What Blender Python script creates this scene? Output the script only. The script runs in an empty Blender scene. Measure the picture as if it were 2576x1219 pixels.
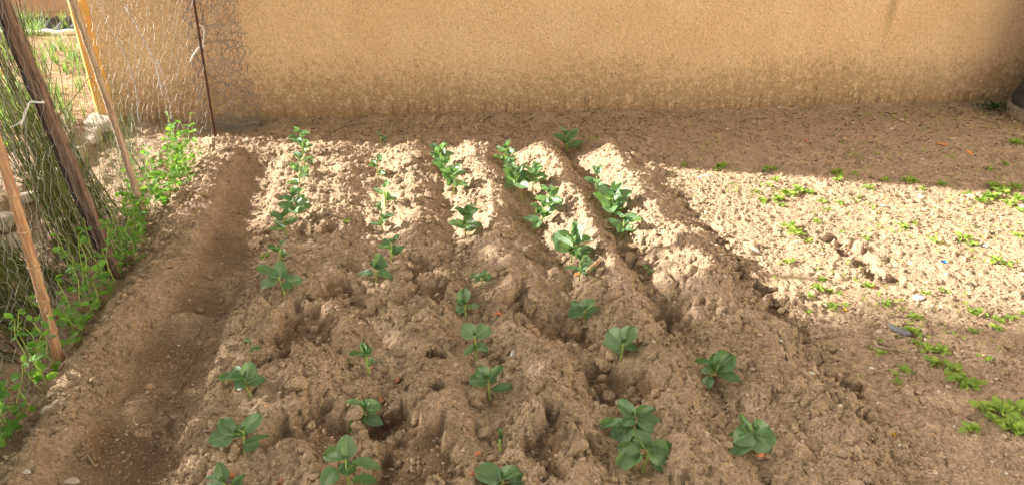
import bpy, math, random
import numpy as np
from mathutils import Vector, Matrix
random.seed(7); rng = np.random.default_rng(7)
C = bpy.context.scene.collection
scn = bpy.context.scene

# ------------------------------------------------------------------ camera, sky, sun, exposure
CAM_H, PITCH, YAW, FPX = 1.6, math.radians(27.557), math.radians(9.0), 1900.0
cam = bpy.data.cameras.new('camera'); camo = bpy.data.objects.new('camera', cam); C.objects.link(camo)
cam.lens = 36 * FPX / 2576; cam.sensor_width = 36; cam.clip_start = .05; cam.clip_end = 300
camo.location = (0, 0, CAM_H); camo.rotation_euler = (math.pi/2 - PITCH, 0, -YAW)
scn.camera = camo
scn.cycles.use_denoising = True; scn.cycles.denoising_prefilter = 'NONE'

SUN_EL, SUN_DIR = math.radians(25), Vector((-.94, .345, 0)).normalized()
w = bpy.data.worlds.new('World'); scn.world = w; w.use_nodes = True
nt = w.node_tree; nt.nodes.clear()
sky = nt.nodes.new('ShaderNodeTexSky'); sky.sky_type = 'NISHITA'; sky.sun_disc = False
sky.sun_elevation = SUN_EL; sky.sun_rotation = math.atan2(SUN_DIR.x, SUN_DIR.y) % (2*math.pi)
sky.air_density = 1.0; sky.dust_density = 3.0; sky.ozone_density = 0.5
hs = nt.nodes.new('ShaderNodeHueSaturation'); hs.inputs['Saturation'].default_value = .15
tint = nt.nodes.new('ShaderNodeMix'); tint.data_type = 'RGBA'; tint.blend_type = 'MULTIPLY'; tint.inputs[0].default_value = 1; tint.inputs[7].default_value = (1, .93, .82, 1)   # warm hazy winter air
bg = nt.nodes.new('ShaderNodeBackground'); bg.inputs['Strength'].default_value = .075
wo = nt.nodes.new('ShaderNodeOutputWorld')
nt.links.new(sky.outputs[0], hs.inputs['Color']); nt.links.new(hs.outputs[0], tint.inputs[6]); nt.links.new(tint.outputs[2], bg.inputs['Color']); nt.links.new(bg.outputs[0], wo.inputs['Surface'])
sl = bpy.data.lights.new('sun', 'SUN'); sl.energy = 4.65; sl.angle = math.radians(.55); sl.color = (1, .965, .90)
so = bpy.data.objects.new('sun', sl); C.objects.link(so)
so.rotation_euler = Vector((SUN_DIR.x*math.cos(SUN_EL), SUN_DIR.y*math.cos(SUN_EL), math.sin(SUN_EL))).to_track_quat('Z', 'Y').to_euler()
vs = scn.view_settings; vs.view_transform = 'Standard'; vs.look = 'None'; vs.gamma = 1; vs.use_curve_mapping = False
vs.exposure = 1.90

# ------------------------------------------------------------------ helpers
def link(o, parent=None):
    C.objects.link(o)
    if parent is not None: o.parent = parent
    return o
def tag(o, label=None, cat=None, group=None, kind=None):
    for k, v in (('label', label), ('category', cat), ('group', group), ('kind', kind)):
        if v: o[k] = v
    return o
def empty(name, loc, label=None, cat=None, group=None, rz=0):
    o = bpy.data.objects.new(name, None); o.location = loc; o.rotation_euler = (0, 0, rz); o.empty_display_size = .05
    C.objects.link(o); return tag(o, label, cat, group)
def mesh(name, V, F, mat=None, smooth=True, uv=None):
    me = bpy.data.meshes.new(name); me.from_pydata([tuple(v) for v in V], [], F)
    if smooth: me.polygons.foreach_set('use_smooth', [True]*len(me.polygons))
    if uv is not None:
        l = me.uv_layers.new(name='UVMap'); vi = np.zeros(len(me.loops), int); me.loops.foreach_get('vertex_index', vi)
        l.data.foreach_set('uv', np.asarray(uv, float)[vi].ravel())
    if mat: me.materials.append(mat)
    me.update(); return me
def obj(name, me, parent=None, loc=(0, 0, 0), rot=(0, 0, 0), sc=(1, 1, 1)):
    o = bpy.data.objects.new(name, me); o.location = loc; o.rotation_euler = rot; o.scale = sc
    return link(o, parent)
class MB:
    def __init__(s): s.V, s.F, s.n = [], [], 0
    def add(s, V, F):
        s.V.extend(V); s.F.extend([tuple(i+s.n for i in f) for f in F]); s.n += len(V)
    def tube(s, pts, rad, k=6, cap=True):
        pts = [Vector(p) for p in pts]; n = len(pts)
        if not hasattr(rad, '__len__'): rad = [rad]*n
        V, F = [], []; ref = None
        for i, p in enumerate(pts):
            d = (pts[min(i+1, n-1)] - pts[max(i-1, 0)])
            d = d.normalized() if d.length > 1e-9 else Vector((0, 0, 1))
            if ref is None: ref = d.orthogonal().normalized()
            a = ref - d*ref.dot(d)
            a = a.normalized() if a.length > 1e-6 else d.orthogonal().normalized()
            ref = a; b = d.cross(a)
            for j in range(k):
                t = 2*math.pi*j/k; V.append(p + (a*math.cos(t) + b*math.sin(t))*rad[i])
        for i in range(n-1):
            for j in range(k):
                F.append((i*k+j, i*k+(j+1) % k, (i+1)*k+(j+1) % k, (i+1)*k+j))
        if cap: F.append(tuple(range(k))[::-1]); F.append(tuple((n-1)*k+j for j in range(k)))
        s.add(V, F)
    def build(s, name, mat, parent=None, smooth=True, loc=(0, 0, 0)):
        return obj(name, mesh(name, s.V, s.F, mat, smooth), parent, loc)

# numpy gradient noise
def _h(ix, iy, seed):
    n = (ix.astype(np.int64)*374761393 + iy.astype(np.int64)*668265263 + seed*974634777) & 0xffffffff
    n = ((n ^ (n >> 13))*1274126177) & 0xffffffff
    return ((n ^ (n >> 16)) & 0xffff)/65535.0
def pn(x, y, seed=0):
    ix, iy = np.floor(x), np.floor(y); fx, fy = x-ix, y-iy
    u, v = fx*fx*fx*(fx*(fx*6-15)+10), fy*fy*fy*(fy*(fy*6-15)+10)
    def g(a, b):
        t = _h(ix+a, iy+b, seed)*2*np.pi
        return np.cos(t)*(fx-a) + np.sin(t)*(fy-b)
    return 1.5*((g(0, 0)*(1-u)+g(1, 0)*u)*(1-v) + (g(0, 1)*(1-u)+g(1, 1)*u)*v)
def fbm(x, y, s, o=3, seed=0, g=.5):
    r, a = 0, 1.
    for i in range(o): r = r + a*pn(x*s, y*s, seed+i*17); s *= 2.03; a *= g
    return r
def worley(x, y, cell, seed=0):
    x, y = x/cell, y/cell; ix, iy = np.floor(x), np.floor(y); f1 = np.full(x.shape, 9.); idv = np.zeros(x.shape)
    for a in (-1, 0, 1):
        for b in (-1, 0, 1):
            cx, cy = ix+a, iy+b
            d = np.hypot(cx+_h(cx, cy, seed)-x, cy+_h(cx, cy, seed+7)-y); m = d < f1
            f1 = np.where(m, d, f1); idv = np.where(m, _h(cx, cy, seed+13), idv)
    return f1, idv
def lumps(x, y, cell, seed):
    f, i = worley(x + cell*.35*pn(x/cell*1.7, y/cell*1.7, seed+3), y + cell*.35*pn(x/cell*1.7, y/cell*1.7, seed+4), cell, seed)
    return np.sqrt(np.clip(1-(f/.78)**2, 0, 1))*(.25+.75*i**1.5)*cell
def sst(a, b, x):
    t = np.clip((x-a)/(b-a), 0, 1); return t*t*(3-2*t)

# ------------------------------------------------------------------ materials
def M(name, base=(.5, .5, .5), rough=.8, spec=.3):
    m = bpy.data.materials.new(name); m.use_nodes = True
    b = m.node_tree.nodes['Principled BSDF']; b.inputs['Base Color'].default_value = (*base, 1)
    b.inputs['Roughness'].default_value = rough; b.inputs['Specular IOR Level'].default_value = spec
    return m
class N:                                      # tiny node-graph helper
    def __init__(s, m): s.t = m.node_tree; s.b = s.t.nodes['Principled BSDF']; s.out = s.t.nodes['Material Output']
    def n(s, typ, **kw):
        o = s.t.nodes.new(typ)
        for k, v in kw.items():
            if k in o.inputs: s.put(o.inputs[k], v)
            else: setattr(o, k, v)
        return o
    def put(s, i, v):
        if isinstance(v, bpy.types.NodeSocket): s.t.links.new(v, i)
        elif hasattr(v, '__len__') and len(v) == 3 and i.type == 'RGBA': i.default_value = (*v, 1)
        else: i.default_value = v
    def noise(s, vec, scale, detail=3, rough=.6, dist=0):
        return s.n('ShaderNodeTexNoise', Vector=vec, Scale=scale, Detail=detail, Roughness=rough, Distortion=dist).outputs['Fac']
    def math(s, op, a, b=0., c=None):
        o = s.t.nodes.new('ShaderNodeMath'); o.operation = op; s.put(o.inputs[0], a); s.put(o.inputs[1], b)
        if c is not None: s.put(o.inputs[2], c)
        return o.outputs[0]
    def ramp(s, fac, a, b, lo=0., hi=1.):
        o = s.t.nodes.new('ShaderNodeMapRange'); o.interpolation_type = 'SMOOTHSTEP'
        for i, v in zip(range(5), (fac, a, b, lo, hi)): s.put(o.inputs[i], v)
        return o.outputs[0]
    def mix(s, f, a, b, mode='MIX'):
        o = s.t.nodes.new('ShaderNodeMix'); o.data_type = 'RGBA'; o.blend_type = mode
        s.put(o.inputs[0], f); s.put(o.inputs[6], a); s.put(o.inputs[7], b); return o.outputs[2]
    def bump(s, h, strength=.5, dist=.01, nrm=None):
        o = s.n('ShaderNodeBump', Strength=strength, Distance=dist, Height=h)
        if nrm is not None: s.put(o.inputs['Normal'], nrm)
        return o.outputs[0]
    def pos(s): return s.t.nodes.new('ShaderNodeNewGeometry').outputs['Position']
    def oc(s): return s.t.nodes.new('ShaderNodeTexCoord').outputs['Object']
    def uv(s): return s.t.nodes.new('ShaderNodeTexCoord').outputs['UV']
    def rnd(s): return s.t.nodes.new('ShaderNodeObjectInfo').outputs['Random']
    def col(s, c): s.put(s.b.inputs['Base Color'], c)
    def nrm(s, c): s.put(s.b.inputs['Normal'], c)

def soil_mat(name, attr=True, dry=(.475, .345, .225), damp_dark=(.235, .152, .088)):
    m = M(name, rough=.95, spec=.12); g = N(m); p = g.pos()
    f1 = g.noise(p, 9, 5, .65); f2 = g.noise(p, 60, 4, .7); f3 = g.noise(p, 330, 2, .7)
    c = g.mix(g.ramp(f1, .3, .7), tuple(v*.82 for v in dry), tuple(v*1.1 for v in dry))
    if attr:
        a = g.n('ShaderNodeAttribute', attribute_name='damp_dark').outputs['Fac']
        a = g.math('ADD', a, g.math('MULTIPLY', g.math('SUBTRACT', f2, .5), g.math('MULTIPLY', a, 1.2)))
        c = g.mix(g.ramp(a, .05, 1.), c, damp_dark)
    c = g.mix(g.ramp(f2, .42, .72, .0, .7), c, g.mix(1., c, (1.34, 1.32, 1.28), 'MULTIPLY'))
    c = g.mix(g.ramp(f2, .5, .28, 0, .75), c, g.mix(1., c, (.62, .57, .52), 'MULTIPLY'))
    f4 = g.noise(p, 150, 4, .8)
    c = g.mix(g.ramp(f4, .50, .66, 0., .75), c, g.mix(1., c, (1.45, 1.42, 1.38), 'MULTIPLY'))
    c = g.mix(g.ramp(f4, .48, .34, 0., .75), c, g.mix(1., c, (.55, .5, .46), 'MULTIPLY'))
    v = g.n('ShaderNodeTexVoronoi', Vector=p, Scale=170.)
    sel = g.math('MULTIPLY', g.math('GREATER_THAN', g.n('ShaderNodeSeparateColor', Color=v.outputs['Color']).outputs[0], .88), g.math('LESS_THAN', v.outputs['Distance'], .34))
    c = g.mix(g.math('MULTIPLY', sel, .45), c, g.mix(1., c, (1.7, 1.75, 1.8), 'MULTIPLY'))
    sel2 = g.math('MULTIPLY', g.math('LESS_THAN', g.n('ShaderNodeSeparateColor', Color=v.outputs['Color']).outputs[0], .1), g.math('LESS_THAN', v.outputs['Distance'], .4))
    c = g.mix(g.math('MULTIPLY', sel2, .5), c, (.16, .10, .06))
    g.col(c)
    b1 = g.bump(g.math('ADD', f3, g.math('MULTIPLY', v.outputs['Distance'], -.6)), .75, .004)
    g.nrm(g.bump(g.noise(p, 130, 4, .75), .9, .012, b1)); return m
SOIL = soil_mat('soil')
CLOD = soil_mat('soil_clod', False)

def simple(name, a, b, scale=20, rough=.8, bump=.4, bscale=80, spec=.3, obj_rand=0., stretch=None, bdist=.004):
    m = M(name, a, rough, spec); g = N(m); p = g.oc()
    if stretch: p = g.n('ShaderNodeMapping', Vector=p, Scale=stretch).outputs[0]
    c = g.mix(g.ramp(g.noise(p, scale, 5, .65), .3, .7), a, b)
    if obj_rand:
        c = g.mix(g.math('MULTIPLY', g.rnd(), obj_rand), c, g.mix(1., c, (.55, .55, .55), 'MULTIPLY'))
    g.col(c); g.nrm(g.bump(g.noise(p, bscale, 4, .6), bump, bdist)); return m

def spot(g, uv, r):
    o = g.t.nodes.new('ShaderNodeVectorMath'); o.operation = 'ADD'; m_ = g.n('ShaderNodeCombineXYZ', X=g.math('MULTIPLY', r, 40.), Y=g.math('MULTIPLY', r, 17.))
    g.put(o.inputs[0], g.n('ShaderNodeMapping', Vector=uv, Scale=(2.2, 3., 1.)).outputs[0]); g.put(o.inputs[1], m_.outputs[0]); return o.outputs[0]
def leaf_mat(name, c1, c2, vein, trans, rough=.42, tr=.3, spec=.5, yellow=None):
    m = M(name, c1, rough, spec); g = N(m); uv = g.uv()
    s = g.n('ShaderNodeSeparateXYZ', Vector=uv); x = g.math('ABSOLUTE', g.math('SUBTRACT', s.outputs[0], .5)); y = s.outputs[1]
    mid = g.ramp(x, .012, .035, 1., 0.)
    ph = g.math('FRACT', g.math('MULTIPLY', g.math('SUBTRACT', y, g.math('MULTIPLY', x, .9)), 7.))
    side = g.math('MULTIPLY', g.ramp(g.math('ABSOLUTE', g.math('SUBTRACT', ph, .5)), .03, .1, 1., 0.), .45)
    nz = g.noise(g.oc(), 3., 4, .6)
    r = g.rnd()
    c = g.mix(g.ramp(g.math('ADD', g.math('MULTIPLY', nz, .5), g.math('MULTIPLY', r, .6)), .2, .9), c1, c2)
    if yellow: c = g.mix(g.ramp(g.noise(g.oc(), 2.1, 2), .62, .8, 0., .6), c, yellow)
    if yellow is None and name == 'bean_leaf':
        c = g.mix(g.ramp(g.noise(spot(g, uv, r), 2.4, 3, .6), .70, .78, 0., .8), c, (.34, .24, .09))
    vv = g.math('MAXIMUM', mid, side)
    c = g.mix(g.math('MULTIPLY', vv, .6), c, vein)
    g.col(c)
    hgt = g.math('SUBTRACT', g.math('MULTIPLY', nz, .4), vv)
    nb = g.bump(hgt, .35, .003); g.nrm(nb)
    t = g.n('ShaderNodeBsdfTranslucent'); g.put(t.inputs['Color'], g.mix(.5, trans, g.mix(1., c, (2.2, 2.2, 1.6), 'MULTIPLY'))); g.put(t.inputs['Normal'], nb)
    mx = g.t.nodes.new('ShaderNodeMixShader'); mx.inputs[0].default_value = tr
    g.t.links.new(g.b.outputs[0], mx.inputs[1]); g.t.links.new(t.outputs[0], mx.inputs[2]); g.t.links.new(mx.outputs[0], g.out.inputs['Surface'])
    return m
BEAN = leaf_mat('bean_leaf', (.072, .165, .06), (.15, .265, .11), (.32, .43, .22), (.24, .42, .04), .43, .30, .85)
PEA = leaf_mat('pea_leaf', (.075, .20, .03), (.16, .32, .045), (.24, .38, .11), (.34, .58, .03), .5, .38, .35)
WEED = leaf_mat('weed_leaf', (.17, .28, .04), (.31, .40, .07), (.26, .36, .14), (.30, .46, .04), .55, .32, .3, (.40, .38, .05))
IVY = leaf_mat('creeper_leaf', (.03, .08, .025), (.05, .12, .03), (.1, .18, .06), (.1, .2, .03), .5, .25, .3)
STEM = simple('bean_stem', (.28, .38, .08), (.38, .45, .13), 30, .5, .2)
GRASS = leaf_mat('grass_blade', (.10, .19, .05), (.20, .30, .10), (.25, .35, .15), (.25, .42, .06), .5, .3, .3)
BROOM = simple('broom_twig', (.10, .10, .04), (.24, .22, .09), 14, .75, .3, 60, .2, .45)
_g = N(BROOM); _r = _g.t.nodes.new('ShaderNodeValToRGB'); _g.put(_r.inputs[0], _g.t.nodes.new('ShaderNodeNewGeometry').outputs['Random Per Island'])
_e = _r.color_ramp.elements; _e[0].position, _e[0].color = 0, (.05, .055, .02, 1); _e[1].position, _e[1].color = 1, (.34, .30, .14, 1)
for _p, _c in ((.4, (.10, .13, .038, 1)), (.78, (.20, .23, .065, 1))): _k = _e.new(_p); _k.color = _c
_g.col(_r.outputs[0])
DRYTWIG = simple('dry_twig', (.24, .17, .10), (.36, .28, .18), 20, .85, .3)
WIRE = M('galvanised_wire', (.33, .315, .29), .55, .4); WIRE.node_tree.nodes['Principled BSDF'].inputs['Metallic'].default_value = .35

# ------------------------------------------------------------------ the ground: one height field
WALL_A, WALL_B = Vector((-.8, 4.965)), Vector((4.01, 4.575))
def wall_y(x): return WALL_A.y + (x-WALL_A.x)*(WALL_B.y-WALL_A.y)/(WALL_B.x-WALL_A.x)
def axis_x():
    return np.concatenate([[-40, -30, -20, -14, -10, -8, -7, -6, -5.4], np.arange(-5, -2.6, .025), np.arange(-2.6, -1.45, .013),
        np.arange(-1.45, 1.75, .0056), np.arange(1.75, 4.7, .0088), np.arange(4.7, 7, .06), [7.5, 8, 9, 11, 15, 22, 30, 40]])
def axis_y():
    a = [-12, -6, -3, -1.5, -.6, 0, .4, .7, .9, 1.0, 1.06, 1.1, 1.14]; y = 1.17
    while y < 5.1: a.append(y); y += .0052 + .0016*(y-1.17)
    return np.concatenate([a, np.arange(y, 9.3, .03), [9.6, 10, 11, 13, 17, 24, 32, 40]])
GX, GY = axis_x(), axis_y()
X, Y = np.meshgrid(GX, GY)
KX = [-2.2, -1.62, -1.45, -1.30, -1.19, -1.12, -1.06, -1.00, -.93, -.84, -.76, -.70, -.655, -.60, -.53, -.42, -.31, -.21, -.13, -.03, .06, .13, .22, .32, .41, .48, .54, .63, .73, .82, .88, .97, 1.07, 1.18, 1.25, 1.38, 1.5, 1.7]
KZ = [-.03, -.03, -.035, -.05, -.03, .025, .055, .03, -.03, -.055, -.062, -.045, .015, .045, .045, .06, .075, .025, .005, .045, .08, .045, .0, .05, .09, .06, .02, -.005, .05, .095, .04, -.01, .045, .088, .06, .005, .0, .0]
from math import pi
def smooth_knots():
    xs = np.arange(-2.3, 1.8, .005); z = np.interp(xs, KX, KZ); k = np.hanning(13); k /= k.sum()
    return xs, np.convolve(np.pad(z, 6, 'edge'), k, 'valid')
SX, SZ = smooth_knots()
xw = X + .03*fbm(X, Y, 2.2, 2, 3) + .016*pn(X*7, Y*7, 8) + .008*pn(X*17, Y*17, 9)
xw += sst(-.82, -.95, X)*sst(-1.3, -1.05, X)*(.06*sst(2.7, 1.7, Y) - .05*sst(3.1, 4.2, Y) + .025*np.sin(Y*3.3+.5)) - .025*np.exp(-((X+.68)/.09)**2)*np.sin(Y*2.6-.6)
prof = np.interp(xw, SX, SZ)
yend = 4.52 - .16*(X+.7) + .05*pn(X*5, Y*0, 5)
inb = sst(-.03, .30, yend - Y)**.8                                     # bed ends a little before the wall
bedx = sst(-1.25, -1.1, X)*sst(1.5, 1.36, X)
near = sst(3.0, 2.4, Y)*sst(-.62, -.5, X)*sst(1.1, .7, X)
amp = (1 - .15*near)*(1.05 + .3*fbm(X, Y, 2.6, 2, 21))
amp *= 1 + .22*sst(.2, .45, X)*sst(2.3, 2.9, Y)
amp *= 1 - .30*sst(.2, -.1, X)*sst(2.6, 3.2, Y)
amp *= 1 - .45*sst(1.0, 1.15, X)*sst(2.7, 2.2, Y)
H = np.where(prof > 0, prof*amp, prof)*inb
H = np.where(X < -1.1, prof*sst(5.2, 4.6, Y) , H)
H += .012*fbm(X, Y, 1.1, 2, 31)*sst(1.3, 1.7, X)
terr = sst(-1.80, -1.95, X + .06*pn(Y*1.7, Y*0, 4))             # raised plot beyond the stones
H = H*(1-terr) + terr*(.075 + .02*fbm(X, Y, 1.4, 3, 41) + .012*np.sin(Y*14 + 2*pn(X, Y, 3))*sst(-2.2, -2.6, X))
damp_dark = np.zeros_like(H)  # moist trench and pit soil, plus ground simply set darker
damp_dark += (.56+.35*fbm(X, Y, 2.4, 3, 14))*sst(-1.0, -.9, xw)*sst(-.63, -.70, xw)*inb*(1-.55*sst(3.1, 3.9, Y))
damp_dark += .28*sst(0, .25, Y - yend)*sst(-1.7, -1.5, X)  # path before the wall set darker
damp_dark += (.4+.3*fbm(X, Y, 2.2, 3, 47))*terr
damp_dark += .20*sst(1.4, 1.6, X)*sst(3.2, 1.8, Y)  # near part of the flat strip set darker
damp_dark += .9*np.exp(-(((X-4.35)/.38)**2 + ((Y-4.22)/.22)**2)**2)
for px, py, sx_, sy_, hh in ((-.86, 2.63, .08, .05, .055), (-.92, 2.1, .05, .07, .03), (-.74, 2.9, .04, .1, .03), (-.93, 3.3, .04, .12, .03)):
    gsn = np.exp(-((X-px)/sx_)**2-((Y-py)/sy_)**2); H += hh*gsn; damp_dark *= 1-.8*gsn
PITS = [(-.28, 2.64, .12, .05), (.06, 2.77, .10, .05), (.045, 2.57, .11, .06), (.42, 2.43, .075, .07), (.47, 2.26, .125, .06), (-.38, 2.36, .15, .05), 
        (-.32, 1.83, .12, .06), (-.07, 1.84, .11, .06), (.0, 1.64, .13, .06), (.66, 1.90, .13, .055), (.40, 1.64, .12, .06), (-.47, 2.2, .07, .04), 
        (.62, 2.2, .09, .045), (.98, 2.3, .1, .04), (-.40, 3.2, .11, .03), 
        (1.40, 2.55, .05, .05), (1.42, 2.3, .045, .05), (1.40, 2.95, .05, .05), (1.41, 3.3, .05, .045), (1.45, 2.05, .05, .035), (1.40, 1.75, .06, .03), (1.95, 2.62, .07, .045)]
WX, WY = .065*fbm(X, Y, 6, 4, 77, .6), .065*fbm(X, Y, 6, 4, 78, .6)
pitm = np.zeros_like(H)
for px, py, r, d in PITS:
    q = np.hypot(X-px + WX, (Y-py)*(.9 if px < 1.3 else .4) + WY)/r; d *= 1 if px < 1.3 else .6
    H += -.85*d*sst(1.05, .6, q) + .006*np.exp(-((q-1.2)/.2)**2)
    damp_dark += .8*sst(1.0, .5, q); pitm = np.maximum(pitm, sst(1.0, .6, q))
for px, py, r in [(.072, 2.15, .042), (.06, 1.95, .032), (1.36, 2.44, .02), (.30, 2.10, .012), (-.05, 2.05, .012)]:    # little burrow holes
    q = np.hypot(X-px, (Y-py)*1.4)/r; H += -.10*sst(1.1, .6, q); damp_dark += 1.2*sst(1.1, .8, q)  # shade of the holes also put into the soil colour
calm = 1 - .6*sst(-.99, -.91, xw)*sst(-.65, -.70, xw)*inb      # trodden trench floor
calm *= 1 - .35*sst(0, .2, Y-yend)*(X > -1.6)
calm = calm*(1-.35*terr)
calm *= 1-.45*pitm
flat = np.clip(sst(1.36, 1.5, X) + terr, 0, 1)
rid = 1-np.abs(fbm(X, Y, 11, 2, 51))*2
cm = np.clip(.5+.9*fbm(X, Y, 3.2, 3, 55), .08, 1.15)
H += calm*(1-flat)*(.012*fbm(X, Y, 7, 2, 61) + cm*((.5-.2*sst(2.7, 3.3, Y))*lumps(X, Y, .085, 1) + .42*lumps(X, Y, .036, 2)) + .6*lumps(X, Y, .016, 3))
H += calm*flat*(.5*cm*lumps(X, Y, .03, 4) + .42*lumps(X, Y, .017, 5))
H += calm*.004*fbm(X, Y, 40, 2, 71, .6)
crk = np.abs(fbm(X, Y, 4.5, 4, 97, .6)); H -= calm*.016*np.exp(-(crk/.022)**2)*np.clip(.3+fbm(X, Y, 2.5, 2, 98), 0, 1)*(1-flat)*inb
# crumbs and clods pressed into the surface
def stamp(cx, cy, r, hf):
    i0, i1 = np.searchsorted(GX, [cx-r*1.5, cx+r*1.5]); j0, j1 = np.searchsorted(GY, [cy-r*1.5, cy+r*1.5])
    if i1-i0 < 2 or j1-j0 < 2: return
    x, y = X[j0:j1, i0:i1]-cx, Y[j0:j1, i0:i1]-cy
    a = np.arctan2(y, x); ph = rng.uniform(0, 6.28, 3)
    rr = r*(1 + .22*np.sin(2*a+ph[0]) + .14*np.sin(3*a+ph[1]) + .09*np.sin(5*a+ph[2]))
    q = np.clip(1-(x*x+y*y)/(rr*rr), 0, 1)
    tilt = (x*math.cos(ph[0]) + y*math.sin(ph[0]))*.25
    z0 = H[(j0+j1)//2, (i0+i1)//2]
    h = z0 - .25*r + np.where(q > 0, r*hf*(q**.42) + tilt, -1)
    H[j0:j1, i0:i1] = np.maximum(H[j0:j1, i0:i1], h)
def scatter(n, x0, x1, y0, y1, rmin, rmax, pw, ok=None, hf=(.5, .95)):
    xs, ys = rng.uniform(x0, x1, n), rng.uniform(y0, y1, n)
    rs = rmin*(1-rng.random(n)*(1-(rmax/rmin)**-pw))**(-1/pw)
    for x, y, r in zip(xs, ys, np.minimum(rs, rmax)):
        if ok and not ok(x, y): continue
        stamp(x, y, r, rng.uniform(*hf))
intrench = lambda x, y: -.98 < x < -.67 and y < 4.2
okbed = lambda x, y: not (intrench(x, y) and rng.random() < .93) and fbm(np.array(x), np.array(y), 4., 2, 91) > rng.uniform(-.75, .3)
scatter(3500, -1.35, 1.55, 1.2, 4.65, .0085, .036, 2.0, okbed)
scatter(2600, 1.35, 4.6, 1.3, 5.0, .0075, .026, 2.4, lambda x, y: rng.random() < (.45 if y > wall_y(x)-.75 else .9))
scatter(1600, -1.5, 1.5, 4.3, 5.0, .006, .018, 2.6)
scatter(3500, -4.6, -1.5, 1.6, 8, .012, .05, 2.3)
H += .0018*fbm(X, Y, 120, 1, 88)
wd = wall_y(X) - Y; H += np.where(X > -1.8, sst(.16, .0, wd)*np.clip(.016 + .02*fbm(X, Y, 5, 3, 66), 0, .05), 0)
RX, RY = GX, GY
def hz(x, y):
    i = min(max(np.searchsorted(GX, x)-1, 0), len(GX)-2); j = min(max(np.searchsorted(GY, y)-1, 0), len(GY)-2)
    u, v = (x-GX[i])/(GX[i+1]-GX[i]), (y-GY[j])/(GY[j+1]-GY[j])
    return float((H[j, i]*(1-u)+H[j, i+1]*u)*(1-v) + (H[j+1, i]*(1-u)+H[j+1, i+1]*u)*v)
nx, ny = len(GX), len(GY)
me = bpy.data.meshes.new('ground')
me.vertices.add(nx*ny); me.vertices.foreach_set('co', np.stack([X, Y, H], -1).astype(np.float32).ravel())
ii = np.arange(nx*ny).reshape(ny, nx)
q = np.stack([ii[:-1, :-1], ii[:-1, 1:], ii[1:, 1:], ii[1:, :-1]], -1).reshape(-1, 4)
me.loops.add(q.size); me.loops.foreach_set('vertex_index', q.ravel().astype(np.int32))
me.polygons.add(len(q)); me.polygons.foreach_set('loop_start', np.arange(0, q.size, 4, dtype=np.int32))
me.polygons.foreach_set('use_smooth', np.ones(len(q), bool))
me.update(calc_edges=True); me.validate()
at = me.attributes.new('damp_dark', 'FLOAT', 'POINT'); at.data.foreach_set('value', np.clip(damp_dark, 0, 1.2).astype(np.float32).ravel())
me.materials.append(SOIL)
ground = tag(obj('ground', me), 'dug sandy soil with planting ridges, a trodden trench and a flat strip', kind='structure')

# a viewing direction turned into a place on the ground (photo columns and rows, 2576 wide)
cp, sp, cy_, sy_ = math.cos(PITCH), math.sin(PITCH), math.cos(YAW), math.sin(YAW)
def ray(u, v):
    a, b = (u-1288)/FPX, -(v-609.5)/FPX
    dx, dy, dz = a, cp + b*sp, -sp + b*cp
    return Vector((dx*cy_ + dy*sy_, -dx*sy_ + dy*cy_, dz))
CAM = Vector((0, 0, CAM_H)); FWD = Vector((sy_*cp, cy_*cp, -sp))
def at_(u, v, lift=0.):
    d = ray(u, v); t = CAM_H/-d.z
    for k in range(60):                     # walk back up the ray to the first hit
        p = CAM + d*t
        dzz = p.z - hz(p.x, p.y)
        if abs(dzz) < .0008: break
        t += .6*dzz/max(-d.z, .1)
    p = CAM + d*t; p.z = hz(p.x, p.y) + lift; return p
def on_depth(u, v, dep): return CAM + ray(u, v)*dep
def depth(p): return (p-CAM).dot(FWD)

TREES = [(-6.0, 3.75, 5.2, .66, 10500, 'dense evergreen tree in the next plot, nearer of two'), (-6.3, 4.75, 5.4, .60, 10500, 'dense evergreen tree in the next plot, farther of two')]
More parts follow.
